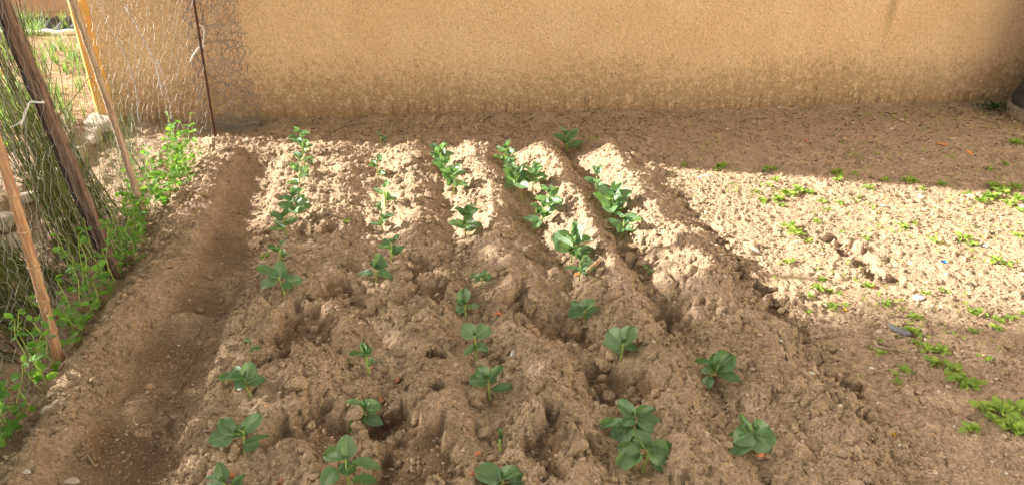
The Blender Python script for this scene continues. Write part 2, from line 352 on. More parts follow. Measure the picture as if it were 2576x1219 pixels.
# ------------------------------------------------------------------ house wall, far wall, post, column
def wall_mat():
    m = M('ochre_render', (.70, .46, .24), .92, .1); g = N(m); p = g.pos()
    s = g.n('ShaderNodeSeparateXYZ', Vector=p); z = s.outputs[2]
    n1 = g.noise(p, 3., 5, .6); n2 = g.noise(p, 75, 3, .6, .6); n3 = g.noise(p, 14, 5, .7); n4 = g.noise(p, 1.1, 3, .5)
    c = g.mix(g.ramp(n1, .3, .7), (.83, .555, .32), (.88, .62, .375))
    n5 = g.noise(p, 38, 4, .75)
    lvl = g.math('ADD', z, g.math('ADD', g.math('MULTIPLY', g.math('SUBTRACT', n3, .5), .34), g.math('MULTIPLY', g.math('SUBTRACT', n4, .5), .25)))
    lvl = g.math('ADD', lvl, g.math('MULTIPLY', g.math('SUBTRACT', n5, .5), .75))
    c = g.mix(g.ramp(lvl, .44, .10, 0., .72), c, (.40, .25, .125))
    pale = g.math('MULTIPLY', g.ramp(z, .42, .22), g.ramp(g.math('ADD', n5, g.math('MULTIPLY', n3, .5)), .78, .90, 0., .8))
    c = g.mix(pale, c, (.74, .54, .33))
    lv2 = g.math('ADD', z, g.math('ADD', g.math('MULTIPLY', g.math('SUBTRACT', n3, .5), .16), g.math('ADD', g.math('MULTIPLY', g.math('SUBTRACT', n4, .5), .16), g.math('MULTIPLY', g.math('SUBTRACT', n5, .5), .3))))
    c = g.mix(g.ramp(lv2, .10, .01, 0., .5), c, (.29, .19, .105))
    strk = g.noise(g.n('ShaderNodeMapping', Vector=p, Scale=(34, 34, 3)).outputs[0], 1., 4, .65)
    c = g.mix(g.math('MULTIPLY', g.ramp(lv2, .17, .05), g.ramp(strk, .5, .62, 0., .6)), c, (.20, .135, .07))
    sx = g.math('ABSOLUTE', g.math('SUBTRACT', g.math('SUBTRACT', s.outputs[0], g.math('MULTIPLY', n1, .05)), 3.23))
    c = g.mix(g.math('MULTIPLY', g.ramp(sx, .0, .05, .6, 0.), g.ramp(z, .3, .8)), c, (.36, .22, .10))
    c = g.mix(g.ramp(n2, .48, .36, 0., .34), c, g.mix(1., c, (.55, .5, .45), 'MULTIPLY'))
    c = g.mix(g.ramp(n2, .50, .64, 0., .55), c, g.mix(1., c, (1.2, 1.18, 1.15), 'MULTIPLY'))
    g.col(c); g.nrm(g.bump(n2, 1., .022, g.bump(g.noise(p, 220, 2), .3, .003))); return m
def prism(poly, z0, z1):
    n = len(poly); V = [(x, y, z0) for x, y in poly] + [(x, y, z1) for x, y in poly]
    return V, [tuple(range(n))[::-1], tuple(range(n, 2*n))] + [(i, (i+1) % n, n+(i+1) % n, n+i) for i in range(n)]
V, F = prism([(-1.80, wall_y(-1.80)), (9, wall_y(9)), (9.3, wall_y(9)+5), (-1.50, wall_y(-1.80)+5)], -.3, 3.1)
hw = empty('house', (-1.8, wall_y(-1.8), 0), 'long ochre rendered house wall with moisture stained foot behind the bean bed', 'wall')
o = obj('wall', mesh('wall', V, F, wall_mat(), False), hw); o.matrix_parent_inverse = Matrix.Translation(hw.location).inverted()
ORANGE = simple('orange_render', (.66, .33, .075), (.75, .41, .11), 12, .85, .3, 90)
cx, cy = -1.845, wall_y(-1.84)+.05
r = .098; an = [math.radians(a) for a in (-112, -22, 68, 158)]
V, F = prism([(cx+r*math.cos(a), cy+r*math.sin(a)) for a in an], -.2, 2.6)
tag(obj('corner_post', mesh('corner_post', V, F, ORANGE, False)), 'smooth orange post standing at the left end of the ochre wall', 'post')
FARW = simple('pink_render', (.52, .36, .26), (.60, .43, .32), 6, .9, .3, 60)
V, F = prism([(-14, 9.15), (-1.9, 8.75), (-1.9, 9.0), (-14, 9.4)], -.2, 1.0)
tag(obj('garden_wall', mesh('garden_wall', V, F, FARW, False)), 'pinkish plastered wall far behind the netting at top left', 'wall')
BLK = simple('near_black', (.012, .012, .014), (.03, .03, .034), 8, .5, .6, 20, .5)  # black for the folded strip behind the pipe
def plot_pt(u, v):                             # spot on the raised far plot (about 9 cm up)
    d = ray(u, v); t = (CAM_H-.09)/-d.z; return CAM + d*t
V, F = [], []
A_, B_ = plot_pt(-200, 94), plot_pt(215, 90); nseg = 80
ht = (CAM + ray(90, 50)*((A_.y+.3)/ray(90, 50).y)).z - .09
for i in range(nseg+1):
    c = A_.lerp(B_, i/nseg); w_ = .02*math.sin(i*.9)+random.uniform(-.012, .012)
    for k, (dy, z) in enumerate(((.10, -.02), (.14, ht*.35+w_*.3), (.22, ht*.8+w_), (.32, ht+w_), (.5, ht*.9+w_), (.55, -.03))): V.append((c.x, c.y+dy+w_*.5, .09+z))
for i in range(nseg):
    for k in range(5): a = i*6+k; F.append((a, a+6, a+7, a+1))
tag(obj('black_strip', mesh('black_strip', V, F, BLK)), 'black strip folded along the foot of the pinkish wall', 'plastic sheet')
mb = MB(); pts = []
for i in range(40):
    c = A_.lerp(B_, i/39); pts.append((c.x, c.y+.012*math.sin(i*.7), .115+.006*math.sin(i*1.3)))
mb.tube(pts, .03, 10)
PALE = simple('pale_plastic', (.72, .67, .60), (.80, .76, .70), 10, .6, .2)
tag(mb.build('water_pipe', PALE), 'pale irrigation pipe lying across the far plot before the black strip', 'pipe')

# unseen whitewashed house, added to throw sunlight back onto the ochre wall
LIME = simple('whitewash', (.76, .70, .60), (.82, .77, .68), 4, .9, .3, 40)
wh = empty('added_white_house', (7.1, 0, 0), 'unseen whitewashed house added at right to bounce light onto the wall', 'house')
V, F = prism([(7.1, -9), (16, -9), (16, 3.6), (7.1, 3.6)], -.3, 5.2); o = obj('wall', mesh('wall', V, F, LIME, False), wh); o.matrix_parent_inverse = Matrix.Translation(wh.location).inverted()
V, F = prism([(6.9, -9.2), (16.2, -9.2), (16.2, 3.7), (6.9, 3.7)], 5.203, 5.35); o = obj('roof_slab', mesh('roof_slab', V, F, LIME, False), wh); o.matrix_parent_inverse = Matrix.Translation(wh.location).inverted()
DOORW = simple('painted_door', (.10, .16, .12), (.13, .2, .15), 8, .6, .2)
for y0, y1, z0, z1, nm in ((-3.2, -2.2, 0, 2.1, 'door'), (-6.4, -5.2, 1.0, 2.2, 'window'), (.2, 1.3, 1.0, 2.2, 'window')):
    V, F = prism([(7.06, y0), (7.098, y0), (7.098, y1), (7.06, y1)], z0, z1); o = obj(nm, mesh(nm, V, F, DOORW, False), wh); o.matrix_parent_inverse = Matrix.Translation(wh.location).inverted()

def lathe(prof, k=40):
    V, F = [], []
    for r, z in prof:
        for j in range(k): t = 2*pi*j/k; V.append((r*math.cos(t), r*math.sin(t), z))
    for i in range(len(prof)-1):
        for j in range(k): F.append((i*k+j, i*k+(j+1) % k, (i+1)*k+(j+1) % k, (i+1)*k+j))
    F.append(tuple((len(prof)-1)*k+j for j in range(k))); return V, F
IRON = simple('dark_iron', (.030, .028, .028), (.055, .05, .048), 9, .55, .25, 50, .4)
PLINTH = simple('worn_stone', (.30, .24, .17), (.17, .135, .10), 16, .9, .6, 60)
lp = empty('lamp_post', (4.42, 4.24, 0), 'dark iron post with flared foot at right end of the ochre wall', 'post')
V, F = lathe([(.345, -.1), (.345, .05), (.335, .065), (.32, .07)]); obj('plinth', mesh('plinth', V, F, PLINTH), lp)
V, F = lathe([(.325, .06), (.325, .11), (.31, .125), (.305, .15), (.29, .22), (.27, .34), (.25, .5), (.235, .8), (.23, 3.2)]); obj('shaft', mesh('shaft', V, F, IRON), lp)

# ------------------------------------------------------------------ stones, clods, gravel
def ico(sub, seed, rough=.28, sq=(1, 1, .75), facet=0):
    import bmesh
    bm = bmesh.new(); bmesh.ops.create_icosphere(bm, subdivisions=sub, radius=1)
    r = random.Random(seed); K = [(Vector((r.gauss(0, 1), r.gauss(0, 1), r.gauss(0, 1))).normalized(), r.uniform(2, 7), r.uniform(0, 6)) for _ in range(9)]
    cuts = [(Vector((r.gauss(0, 1), r.gauss(0, 1), r.gauss(0, 1))).normalized(), r.uniform(.55, .85)) for _ in range(facet)]
    for v in bm.verts:
        d = v.co.normalized(); s = 1 + rough*sum(math.sin(k.dot(d)*f+p)/(1+f*.35) for k, f, p in K)/2.2
        p = d*s
        for n, c in cuts:
            e = p.dot(n)-c
            if e > 0: p -= n*e
        v.co = Vector((p.x*sq[0], p.y*sq[1], p.z*sq[2]))
    me = bpy.data.meshes.new('rock'); bm.to_mesh(me); bm.free()
    me.polygons.foreach_set('use_smooth', [facet == 0 or sub > 2]*len(me.polygons)); return me
def withmat(me, m): me = me.copy(); me.materials.append(m); return me
clods = [withmat(ico(3, i, .42, (1, .9, .8), 5 if i % 3 else 0), CLOD) for i in range(9)]
def put_clod(p, r, me=None):
    o = obj('clod', me or random.choice(clods), ground, (p[0], p[1], p[2]+r*.18), (random.uniform(-.5, .5), random.uniform(-.5, .5), random.uniform(0, 6.3)), (r*random.uniform(.85, 1.25), r, r*random.uniform(.8, 1.05)))
    return o
CL = [(940, 772, 24), (925, 790, 12), (985, 770, 10), (930, 745, 12), (890, 755, 10), (970, 800, 10), (905, 815, 9), (750, 970, 24), (735, 1000, 14), (800, 975, 9), (765, 1012, 10), (1320, 733, 26), (1318, 765, 16), (1340, 755, 14), (1330, 820, 11), (1542, 750, 22), (1580, 745, 14),
      (1505, 885, 20), (1540, 895, 18), (1520, 915, 20), (1470, 705, 11), (1585, 655, 18), (1615, 665, 14), (1590, 630, 10), (1450, 1130, 24), (1425, 1120, 13), (1240, 900, 12), (1250, 880, 16), (915, 352, 9), (955, 370, 10), (1330, 445, 8), (1520, 575, 9), (1885, 635, 14), (1895, 620, 12), (1870, 650, 10), (2115, 700, 12), (1860, 690, 9),
      (530, 700, 9), (590, 1135, 18), (585, 1150, 12), (660, 1150, 12), (690, 1165, 10), (640, 1085, 12), (2020, 1145, 24), (2000, 1120, 12), (2130, 1110, 14), (1960, 1140, 14), (1730, 1145, 12), (1760, 1180, 14), (1560, 1020, 15), (1600, 1010, 14), (1630, 1015, 12), (1530, 1000, 14), (1590, 985, 12), (2400, 640, 8),
      (740, 520, 10), (790, 545, 8), (560, 790, 10), (820, 765, 10), (850, 730, 10), (660, 760, 12), (700, 740, 12), (640, 790, 9), (900, 560, 9), (1000, 455, 8), (800, 440, 9), (820, 480, 8), (300, 950, 10), (120, 1040, 12), (150, 1075, 10), (310, 890, 9), (385, 820, 8), (1125, 870, 9), (1040, 1160, 9), (1340, 1140, 9)]
for u, v, rp in CL:
    p = at_(u, v); put_clod(p, rp/FPX*depth(p)*1.08)
for k in range(260):                          # lesser clods lying on the ridges
    x, y = random.uniform(-1.2, 1.35), random.uniform(1.4, 4.45)
    if intrench(x, y): continue
    put_clod((x, y, hz(x, y)), min(.010/(1-random.random()*.93)**.55, .032))
STONE = {'white': simple('white_stone', (.50, .45, .38), (.64, .60, .53), 30, .8, .4), 'pale': simple('pale_stone', (.46, .37, .28), (.58, .48, .37), 30, .85, .5),
         'grey': simple('grey_stone', (.10, .10, .11), (.19, .18, .18), 30, .8, .5), 'tan': simple('tan_stone', (.42, .26, .13), (.5, .33, .18), 25, .75, .4),
         'red': simple('terracotta', (.46, .16, .07), (.56, .22, .10), 40, .85, .5), 'orange': simple('orange_terracotta', (.60, .22, .065), (.66, .27, .09), 40, .8, .3), 'brown': simple('brown_rock', (.36, .24, .15), (.46, .32, .21), 20, .9, .6, 50)}
pebs = [ico(2, 100+i, .2, (1, 1, .7)) for i in range(4)]; shards = [ico(2, 200+i, .12, (1, .8, .5), 6) for i in range(5)]
def gravel(n, x0, x1, y0, y1, rmin, rmax, mat, name, parent=None):
    base = [ico(1, 300+i, .25, (1, 1, .65)) for i in range(5)]
    data = []
    for b in base:
        v = np.zeros(len(b.vertices)*3); b.vertices.foreach_get('co', v); data.append((v.reshape(-1, 3), [tuple(p.vertices) for p in b.polygons]))
    VV, FF, nn = [], [], 0
    for k in range(n):
        x, y = rng.uniform(x0, x1), rng.uniform(y0, y1)
        if y > wall_y(x)-.02 and x > -1.9: continue
        r = rmin/(1-rng.random()*.97)**.42; r = min(r, rmax)
        v, f = data[k % 5]; a = rng.uniform(0, 6.28); ca, sa = math.cos(a), math.sin(a)
        p = v*np.array([r*rng.uniform(.7, 1.4), r, r*rng.uniform(.6, 1.)])
        p = np.stack([p[:, 0]*ca-p[:, 1]*sa+x, p[:, 0]*sa+p[:, 1]*ca+y, p[:, 2]+hz(x, y)+r*.15], -1)
        VV.append(p); FF.extend([tuple(i+nn for i in t) for t in f]); nn += len(p)
    return tag(obj(name, mesh(name, np.concatenate(VV), FF, mat), parent), kind='stuff')
gv = M('gravel', (.5, .4, .3), .85, .2); g_ = N(gv)
rnd_i = g_.t.nodes.new('ShaderNodeNewGeometry').outputs['Random Per Island']
rp_ = g_.t.nodes.new('ShaderNodeValToRGB'); g_.put(rp_.inputs[0], rnd_i); e = rp_.color_ramp.elements
e[0].position, e[0].color = 0, (.30, .20, .12, 1); e[1].position, e[1].color = 1, (.72, .66, .58, 1)
for ps, c in ((.35, (.40, .28, .18, 1)), (.65, (.50, .37, .25, 1)), (.86, (.58, .46, .34, 1)), (.94, (.5, .24, .12, 1)), (.96, (.62, .55, .46, 1))):
    k = e.new(ps); k.color = c
g_.col(rp_.outputs[0]); g_.nrm(g_.bump(g_.noise(g_.pos(), 300, 2), .4, .002))
gr = gravel(5200, -1.4, 1.7, 1.3, 4.8, .0022, .0085, gv, 'gravel'); gr['label'] = 'small mixed gravel and crumbs strewn over the soil'
gr3 = gravel(4500, -1.3, 1.8, 1.3, 2.7, .0018, .0055, gv, 'gravel'); gr3['label'] = 'fine pale grit on the soil nearest the camera'
gr2 = gravel(5200, 1.4, 4.8, 1.4, 5.0, .0028, .010, gv, 'gravel'); gr2['label'] = 'small mixed gravel strewn over the flat strip at right'
def crumbs(n, x0, x1, y0, y1, rmin, rmax, pw, ok, name, lab):
    b = ico(1, 77, .3, (1, 1, .8)); v0 = np.zeros(len(b.vertices)*3); b.vertices.foreach_get('co', v0); v0 = v0.reshape(-1, 3)
    f0 = np.array([tuple(p.vertices) for p in b.polygons])
    x, y = rng.uniform(x0, x1, n), rng.uniform(y0, y1, n)
    keep = ok(x, y); x, y = x[keep], y[keep]; n = len(x)
    r = np.minimum(rmin*(1-rng.random(n)*(1-(rmax/rmin)**-pw))**(-1/pw), rmax)
    z = np.array([hz(a, c) for a, c in zip(x, y)])
    a = rng.uniform(0, 6.28, (n, 3)); s_ = rng.uniform(.65, 1.35, (n, 1, 3))*r[:, None, None]
    P = v0[None]*s_*rng.uniform(.8, 1.2, (n, len(v0), 1))
    for k, (i, j) in enumerate(((0, 1), (1, 2), (0, 1))):
        c_, q_ = np.cos(a[:, k])[:, None], np.sin(a[:, k])[:, None]; u_, w_ = P[..., i].copy(), P[..., j].copy(); P[..., i] = u_*c_-w_*q_; P[..., j] = u_*q_+w_*c_
    P += np.stack([x, y, z+r*.25], -1)[:, None, :]
    F = (f0[None] + (np.arange(n)*len(v0))[:, None, None]).reshape(-1, 3)
    me = bpy.data.meshes.new(name); me.vertices.add(n*len(v0)); me.vertices.foreach_set('co', P.astype(np.float32).ravel())
    me.loops.add(F.size); me.loops.foreach_set('vertex_index', F.ravel().astype(np.int32)); me.polygons.add(len(F))
    me.polygons.foreach_set('loop_start', np.arange(0, F.size, 3, dtype=np.int32)); me.update(calc_edges=True); me.materials.append(CLOD)
    return tag(obj(name, me), lab, kind='stuff')
def okc(x, y):
    k = fbm(x, y, 3.5, 3, 19) > rng.uniform(-.8, .45, len(x)); t = (x > -1.0) & (x < -.66) & (y < 4.3)
    return k & (~t | (rng.random(len(x)) < .12)) & (y < wall_y(x)-.02)
crumbs(32000, -1.4, 1.5, 1.3, 4.7, .0024, .019, 1.9, okc, 'soil_crumbs', 'loose crumbs of dry soil over the bean ridges')
crumbs(9000, -1.05, -.62, 1.3, 4.2, .0016, .006, 1.6, lambda x, y: rng.random(len(x)) < 1.4 - y*.28, 'soil_crumbs', 'fine grains scattered over the trench floor')
crumbs(22000, 1.4, 4.8, 1.4, 4.9, .003, .013, 2.0, okc, 'soil_crumbs', 'loose crumbs of dry soil over the flat strip')
def stone(u, v, rp, kind, label, cat='stone', name='stone', shard=True, flat=.8, rz=None, long=1.):
    p = at_(u, v); r = rp/FPX*depth(p)
    me_ = withmat(random.choice(shards if shard else pebs), STONE[kind])
    o = obj(name, me_, None, (p.x, p.y, p.z+r*.22), (random.uniform(-.3, .3), random.uniform(-.3, .3), random.uniform(0, 6) if rz is None else rz), (r*long, r, r*flat))
    return tag(o, label, cat)
ST = [(2262, 833, 24, 'grey', 'dark grey oblong stone beside dark weeds on the flat strip', 0, 1.3), (2310, 752, 15, 'white', 'bright white stone at lower edge of the sunlit flat strip'), (2224, 520, 10, 'white', 'white stone in the sunlit strip between weed clusters'), (2315, 497, 9, 'white', 'white stone just below shadow edge, left of big right weeds'),
      (2290, 662, 7, 'white', 'small white stone near the blue plastic scrap'), (1900, 630, 13, 'white', 'whitish flat stone among clods at the bed edge'), (2480, 620, 8, 'white', 'white pebble at right in the sunlit strip'), (2572, 520, 10, 'white', 'pale stone at right frame edge below big weeds'),
      (375, 972, 11, 'tan', 'smooth tan pebble lying in the trench', 1), (370, 987, 6, 'pale', 'small pale pebble beside the tan one in the trench', 1), (392, 996, 5, 'tan', 'tiny orange tan pebble in the trench', 1),
      (120, 1035, 18, 'pale', 'grey white stone near the lower netting edge'), (180, 1212, 20, 'pale', 'pale stone at bottom edge left of the trench'), (65, 1190, 12, 'white', 'white shell-like chip at lower left corner'),
      (1255, 790, 10, 'red', 'terracotta chip right of middle row beans', 0, 1.5, 'brick chip'), (1203, 1140, 9, 'red', 'terracotta sliver left of the yellow bean sprout', 0, 1.6, 'brick chip'), (1187, 1196, 11, 'red', 'terracotta chip at bottom left of the lowest middle bean', 0, 1.1, 'brick chip'),
      (583, 1196, 12, 'red', 'rounded red brick bit beside bottom left bean', 1, 1, 'brick chip'), (705, 1210, 9, 'red', 'pinkish brick bit on the soil near bottom edge', 0, 1, 'brick chip'), (958, 1003, 10, 'red', 'red stone chip above the twin pit in second row', 0, 1.2, 'brick chip'), (1000, 957, 7, 'red', 'thin brick sliver near the dark burrow hole', 0, 1.6, 'brick chip'),
      (1820, 1117, 24, 'brown', 'large pinkish rock left of the bottom right bean', 0, 1.), (1912, 1142, 17, 'red', 'terracotta tile piece under the bottom right bean', 0, 1.4, 'brick chip'), (1912, 1157, 10, 'white', 'whitish stone below the terracotta tile piece'), (1885, 995, 12, 'pale', 'pale half moon chip below the right row bean', 0, 1.6),
      (1454, 690, 8, 'orange', 'orange chip behind a bean in the fourth row', 0, 1.3, 'brick chip'), (1500, 1000, 8, 'grey', 'small grey stone above the twin beans at bottom'), (1545, 0+1085, 5, 'white', 'white crumb right of twin beans', 0, 1), (1430, 1122, 12, 'white', 'cream stone beside the clod near bottom centre'), (1290, 890, 8, 'white', 'white paper-like shard on the middle ridge', 0, 1.8),
      (2370, 365, 9, 'orange', 'orange brick chip in wall shadow, left one of two', 0, 1.5, 'brick chip'), (2441, 387, 9, 'orange', 'orange brick chip in wall shadow, right one of two', 0, 1.3, 'brick chip'), (2027, 355, 8, 'red', 'small brick chip in wall shadow above the bed corner', 0, 1.4, 'brick chip'),
      (2270, 660, 8, 'orange', 'pale brick chip beside a lump in the sunlit strip', 0, 1.4, 'brick chip'), (2197, 722, 9, 'red', 'brick chip behind a yellowish weed at shadow edge', 0, 1.3, 'brick chip'), (2395, 350, 8, 'pale', 'pale stone in wall shadow above the brick chips'), (2268, 303, 6, 'white', 'white pebble close under the wall'), (2243, 325, 7, 'pale', 'pale pebble in wall shadow, nearer than the white one'),
      (2320, 402, 7, 'pale', 'pale stone in wall shadow at right'), (2216, 415, 6, 'white', 'white crumb in wall shadow by the shadow edge'), (1966, 860, 13, 'white', 'white upright chip in the crack at the bed edge', 0, .6), (2210, 835, 10, 'pale', 'tan stone left of the dark grey stone'), (2110, 1022, 10, 'white', 'white flake in the furrow at lower right', 0, 1.6),
      (2265, 1120, 7, 'white', 'white pebble on bare soil at lower right'), (2530, 1190, 7, 'white', 'white pebble at lower right corner'), (2245, 1125-30, 6, 'tan', 'ochre pebble left of the lower right weeds'), (1680, 1050, 6, 'pale', 'pale pebble right of the twin beans'), (2042, 940, 9, 'white', 'whitish pebble in the furrow crack'), (405, 760, 6, 'pale', 'pale pebble on left ridge of the trench')]
for t in ST:
    u, v, rp, kind, label = t[:5]; a = t[5:]
    stone(u, v, rp, kind, label, a[2] if len(a) > 2 else 'stone', 'brick_chip' if len(a) > 2 else 'stone', not (a and a[0]), .7, None, a[1] if len(a) > 1 else 1.)
EDGE = [(255, 320, 46, 'pale far edging rock behind the reed cane'), (228, 345, 34, 'pale rock second from the wall along the plot edge'), (190, 395, 34, 'flat pale rock midway along the raised plot edge'), (130, 455, 46, 'large tan edging rock left of the plank'), (70, 500, 42, 'broad tan edging rock near the left frame edge'), (15, 560, 50, 'tan edging rock cut by the left frame edge'), (35, 610, 40, 'shaded rock below the raised plot edge at left'), (160, 590, 34, 'brown rock in broken soil left of the plank foot')]
for i, (u, v, rp, lab) in enumerate(EDGE):
    p = at_(u, v); r = rp/FPX*depth(p)
    o = obj('edging_stone', withmat(ico(3, 400+i, .34, (1, 1, .55), 9), STONE['pale' if i != 7 else 'brown']), None, (p.x, p.y, p.z+r*.1), (.15*math.sin(i), .1, .25*math.sin(i*1.3)), (r*.9, r*1.45, r*.8))
    tag(o, lab, 'rock')

# ------------------------------------------------------------------ evergreen trees in the next plot, whose shade falls over the bed
def tree(x, y, h, r, n, lab):
    t = empty('evergreen_tree', (x, y, 0), lab, 'tree'); mb = MB()
    mb.tube([(0, 0, -.1), (.03, .02, h*.3), (-.02, .05, h*.6), (0, 0, h*.9)], [.09, .075, .05, .02], 10)
    for k in range(14):
        a = k*2.4; z = h*(.15+.055*k); mb.tube([(0, 0, z), (math.cos(a)*r*.4, math.sin(a)*r*.4, z+.15), (math.cos(a)*r*.8, math.sin(a)*r*.8, z+.4)], [.025, .018, .006], 6)
    mb.build('trunk', DRYTWIG, t)
    cl = []
    for k in range(150):
        z = .15+.87*k/150; w_ = r*(1-.55*max(0, z-.45)/.55)*rng.uniform(.35, 1.0); a = rng.uniform(0, 6.28); cl.append((math.cos(a)*w_, math.sin(a)*w_, z*h, rng.uniform(.16, .30)))
    cl = np.array(cl); pick = rng.integers(0, len(cl), n); cen = cl[pick, :3] + rng.normal(0, 1, (n, 3))*cl[pick, 3:4]*.6
    d1 = rng.normal(0, 1, (n, 3)); d1 /= np.linalg.norm(d1, axis=1)[:, None]; d2 = np.cross(d1, rng.normal(0, 1, (n, 3))); d2 /= np.linalg.norm(d2, axis=1)[:, None]
    l_ = rng.uniform(.03, .055, (n, 1)); V = np.stack([cen-d1*l_, cen+d2*l_*.5, cen+d1*l_, cen-d2*l_*.5], 1).reshape(-1, 3)
    F = np.arange(4*n).reshape(-1, 4); uv = np.tile(np.array([(.5, 0), (.9, .5), (.5, 1), (.1, .5)]), (n, 1))
    tag(obj('crown', mesh('crown', V, F.tolist(), IVY, False, uv), t), kind='stuff')
for a in TREES: tree(*a)

# ------------------------------------------------------------------ fence: poles, netting, broom
def pole_pts(base, u, v, ext=1.35, dy=0.):
    d = ray(u, v); t = (base.y+dy)/d.y; top = CAM + d*t
    return Vector(base), base + (top-base)*ext
# bamboo canes
def cane(base, top, r0, r1, lab, mat, nodes):
    t = empty('bamboo_cane', base, lab, 'cane')
    mb = MB(); n = nodes*6+1; pts, rad = [], []
    ax = (top-base); side = ax.orthogonal().normalized()
    for i in range(n):
        f = i/(n-1); k = i % 6; bend = math.sin(f*math.pi)*.012
        rr = r0+(r1-r0)*f
        pts.append(ax*f + side*bend); rad.append(rr*(1.0 if k not in (0, 1) else (1.17 if k == 0 else 1.03)))
    pts[0] = pts[0] - ax.normalized()*.08
    mb.tube(pts, rad, 14); mb.build('culm', mat, t)
    for i in range(1, nodes):
        f = i/nodes; rr = (r0+(r1-r0)*f)
        c = ax*f + side*math.sin(f*math.pi)*.012; d = ax.normalized()
        m2 = MB(); m2.tube([c-d*.004, c-d*.0015, c+d*.0015, c+d*.004], [rr*1.08, rr*1.25, rr*1.25, rr*1.08], 14); m2.build('node_ring', RING, t)
    return t
BAMB = simple('bamboo', (.34, .16, .075), (.60, .37, .21), 3, .5, .25, 60, .4, 0, (40, 40, 3))
RING = simple('bamboo_ring', (.40, .26, .16), (.5, .36, .24), 30, .6, .3)
REED = simple('reed', (.28, .18, .11), (.56, .41, .27), 3, .6, .25, 60, .4, 0, (40, 40, 3))
PLANK = simple('weathered_board', (.085, .05, .035), (.30, .20, .14), 2.2, .85, .6, 10, .2, 0, (60, 60, 4), .006)
PLANKD = simple('dark_board', (.035, .025, .022), (.06, .045, .036), 6, .8, .4)  # near-black tone for one side of the board and its crack
RUST = simple('rusty_iron', (.05, .022, .014), (.10, .045, .025), 40, .85, .5, 150)
b1, t1 = pole_pts(at_(150, 908), 0, 418, 1.9)
cane(b1, t1, .0165, .0145, 'thick orange brown bamboo cane nearest the camera at left', BAMB, 11)
b3, t3 = pole_pts(at_(366, 556), 176, 0, 1.5)
cane(b3, t3, .0165, .0135, 'thin pale brown cane behind the plank, lit along its left side', REED, 9)
b2, t2 = pole_pts(at_(292, 695), 2, 0, 1.5)
pl = empty('fence_plank', b2, 'weathered dark brown plank leaning left in the netting fence', 'plank')
ax = t2-b2; d = ax.normalized(); s = Vector((.93, -.37, 0)); s = (s-d*s.dot(d)).normalized(); q2 = d.cross(s)
def plank_mesh(w0, th, off, mat, name, mid=0):
    V, F = [], []; n = 40
    for i in range(n+1):
        f = i/n; c = ax*f - d*.06*(i == 0) + s*off; wob = .0022*math.sin(i*1.7)+.0018*math.sin(i*.63+1)
        for a, b in ((-1, -1), (1, -1), (1, 1), (-1, 1)): V.append(c + s*(a*(w0/2+wob)) + q2*(b*th/2))
    for i in range(n):
        for k in range(4): F.append((i*4+k, i*4+(k+1) % 4, i*4+4+(k+1) % 4, i*4+4+k))
    F += [(3, 2, 1, 0), tuple(n*4+k for k in range(4))]
    return obj(name, mesh(name, V, F, mat, False), pl)
plank_mesh(.045, .026, .004, PLANK, 'board')
plank_mesh(.014, .030, -.0265, PLANKD, 'dark_edge')
mb = MB()                                   # the long crack in the board
cr = [ax*f + s*(.004+.003*math.sin(f*90)) - q2*.0135 for f in np.linspace(.05, .2, 12)]
cr2 = [ax*f + s*(.004+.003*math.sin(f*90)) + q2*.0135 for f in np.linspace(.05, .2, 12)]
mb.tube(cr, [.0004]+[.0019]*10+[.0004], 5); mb.tube(cr2, [.0004]+[.0019]*10+[.0004], 5); mb.build('crack', PLANKD, pl)
b4, t4 = pole_pts(at_(541, 346), 487, 0, 1.5)
mb = MB(); ax4 = t4-b4
mb.tube([b4+ax4*f - Vector((0, 0, .1))*(f == 0) for f in np.linspace(0, 1, 8)], .0082, 8)
tag(mb.build('iron_rod', RUST), 'rusty dark iron rod standing in front of the wall', 'rod')
WHITE = simple('white_cord', (.74, .71, .66), (.8, .78, .74), 20, .7, .2)
mb = MB()
def dp(u, v, base, off=-.03): return on_depth(u, v, depth(base)+off)
pr = b4 + ax4*.32
mb.tube([dp(u, v, pr) for u, v in ((478, 157), (484, 143), (492, 130), (503, 117), (508, 118))], .0045, 6)
mb.tube([dp(u, v, pr) for u, v in ((506, 118), (512, 100), (513, 80), (507, 66), (495, 59), (485, 61))], .0032, 6)
mb.tube([dp(u, v, pr, o) for u, v, o in ((502, 116, -.03), (508, 112, -.04), (513, 117, -.03), (508, 123, -.02), (502, 118, -.03))], .005, 6)
tag(mb.build('cord_tie', WHITE), 'white cord knotted round the rusty rod', 'cord')
mb = MB(); pp = b2 + ax*.45
mb.tube([dp(u, v, pp, o) for u, v, o in ((72, 262, 0), (80, 256, -.03), (95, 258, -.045), (110, 258, -.04), (106, 252, 0), (90, 252, .02))], .0042, 6)
mb.tube([dp(u, v, pp, -.02) for u, v in ((76, 258), (68, 275), (62, 290), (56, 306), (52, 316))], .0032, 5)
mb.tube([dp(u, v, pp, .0) for u, v in ((70, 268), (60, 285), (58, 300), (45, 312), (25, 322))], .0028, 5)
tag(mb.build('cord_tie', WHITE), 'whitish cord tied round the dark plank', 'cord')

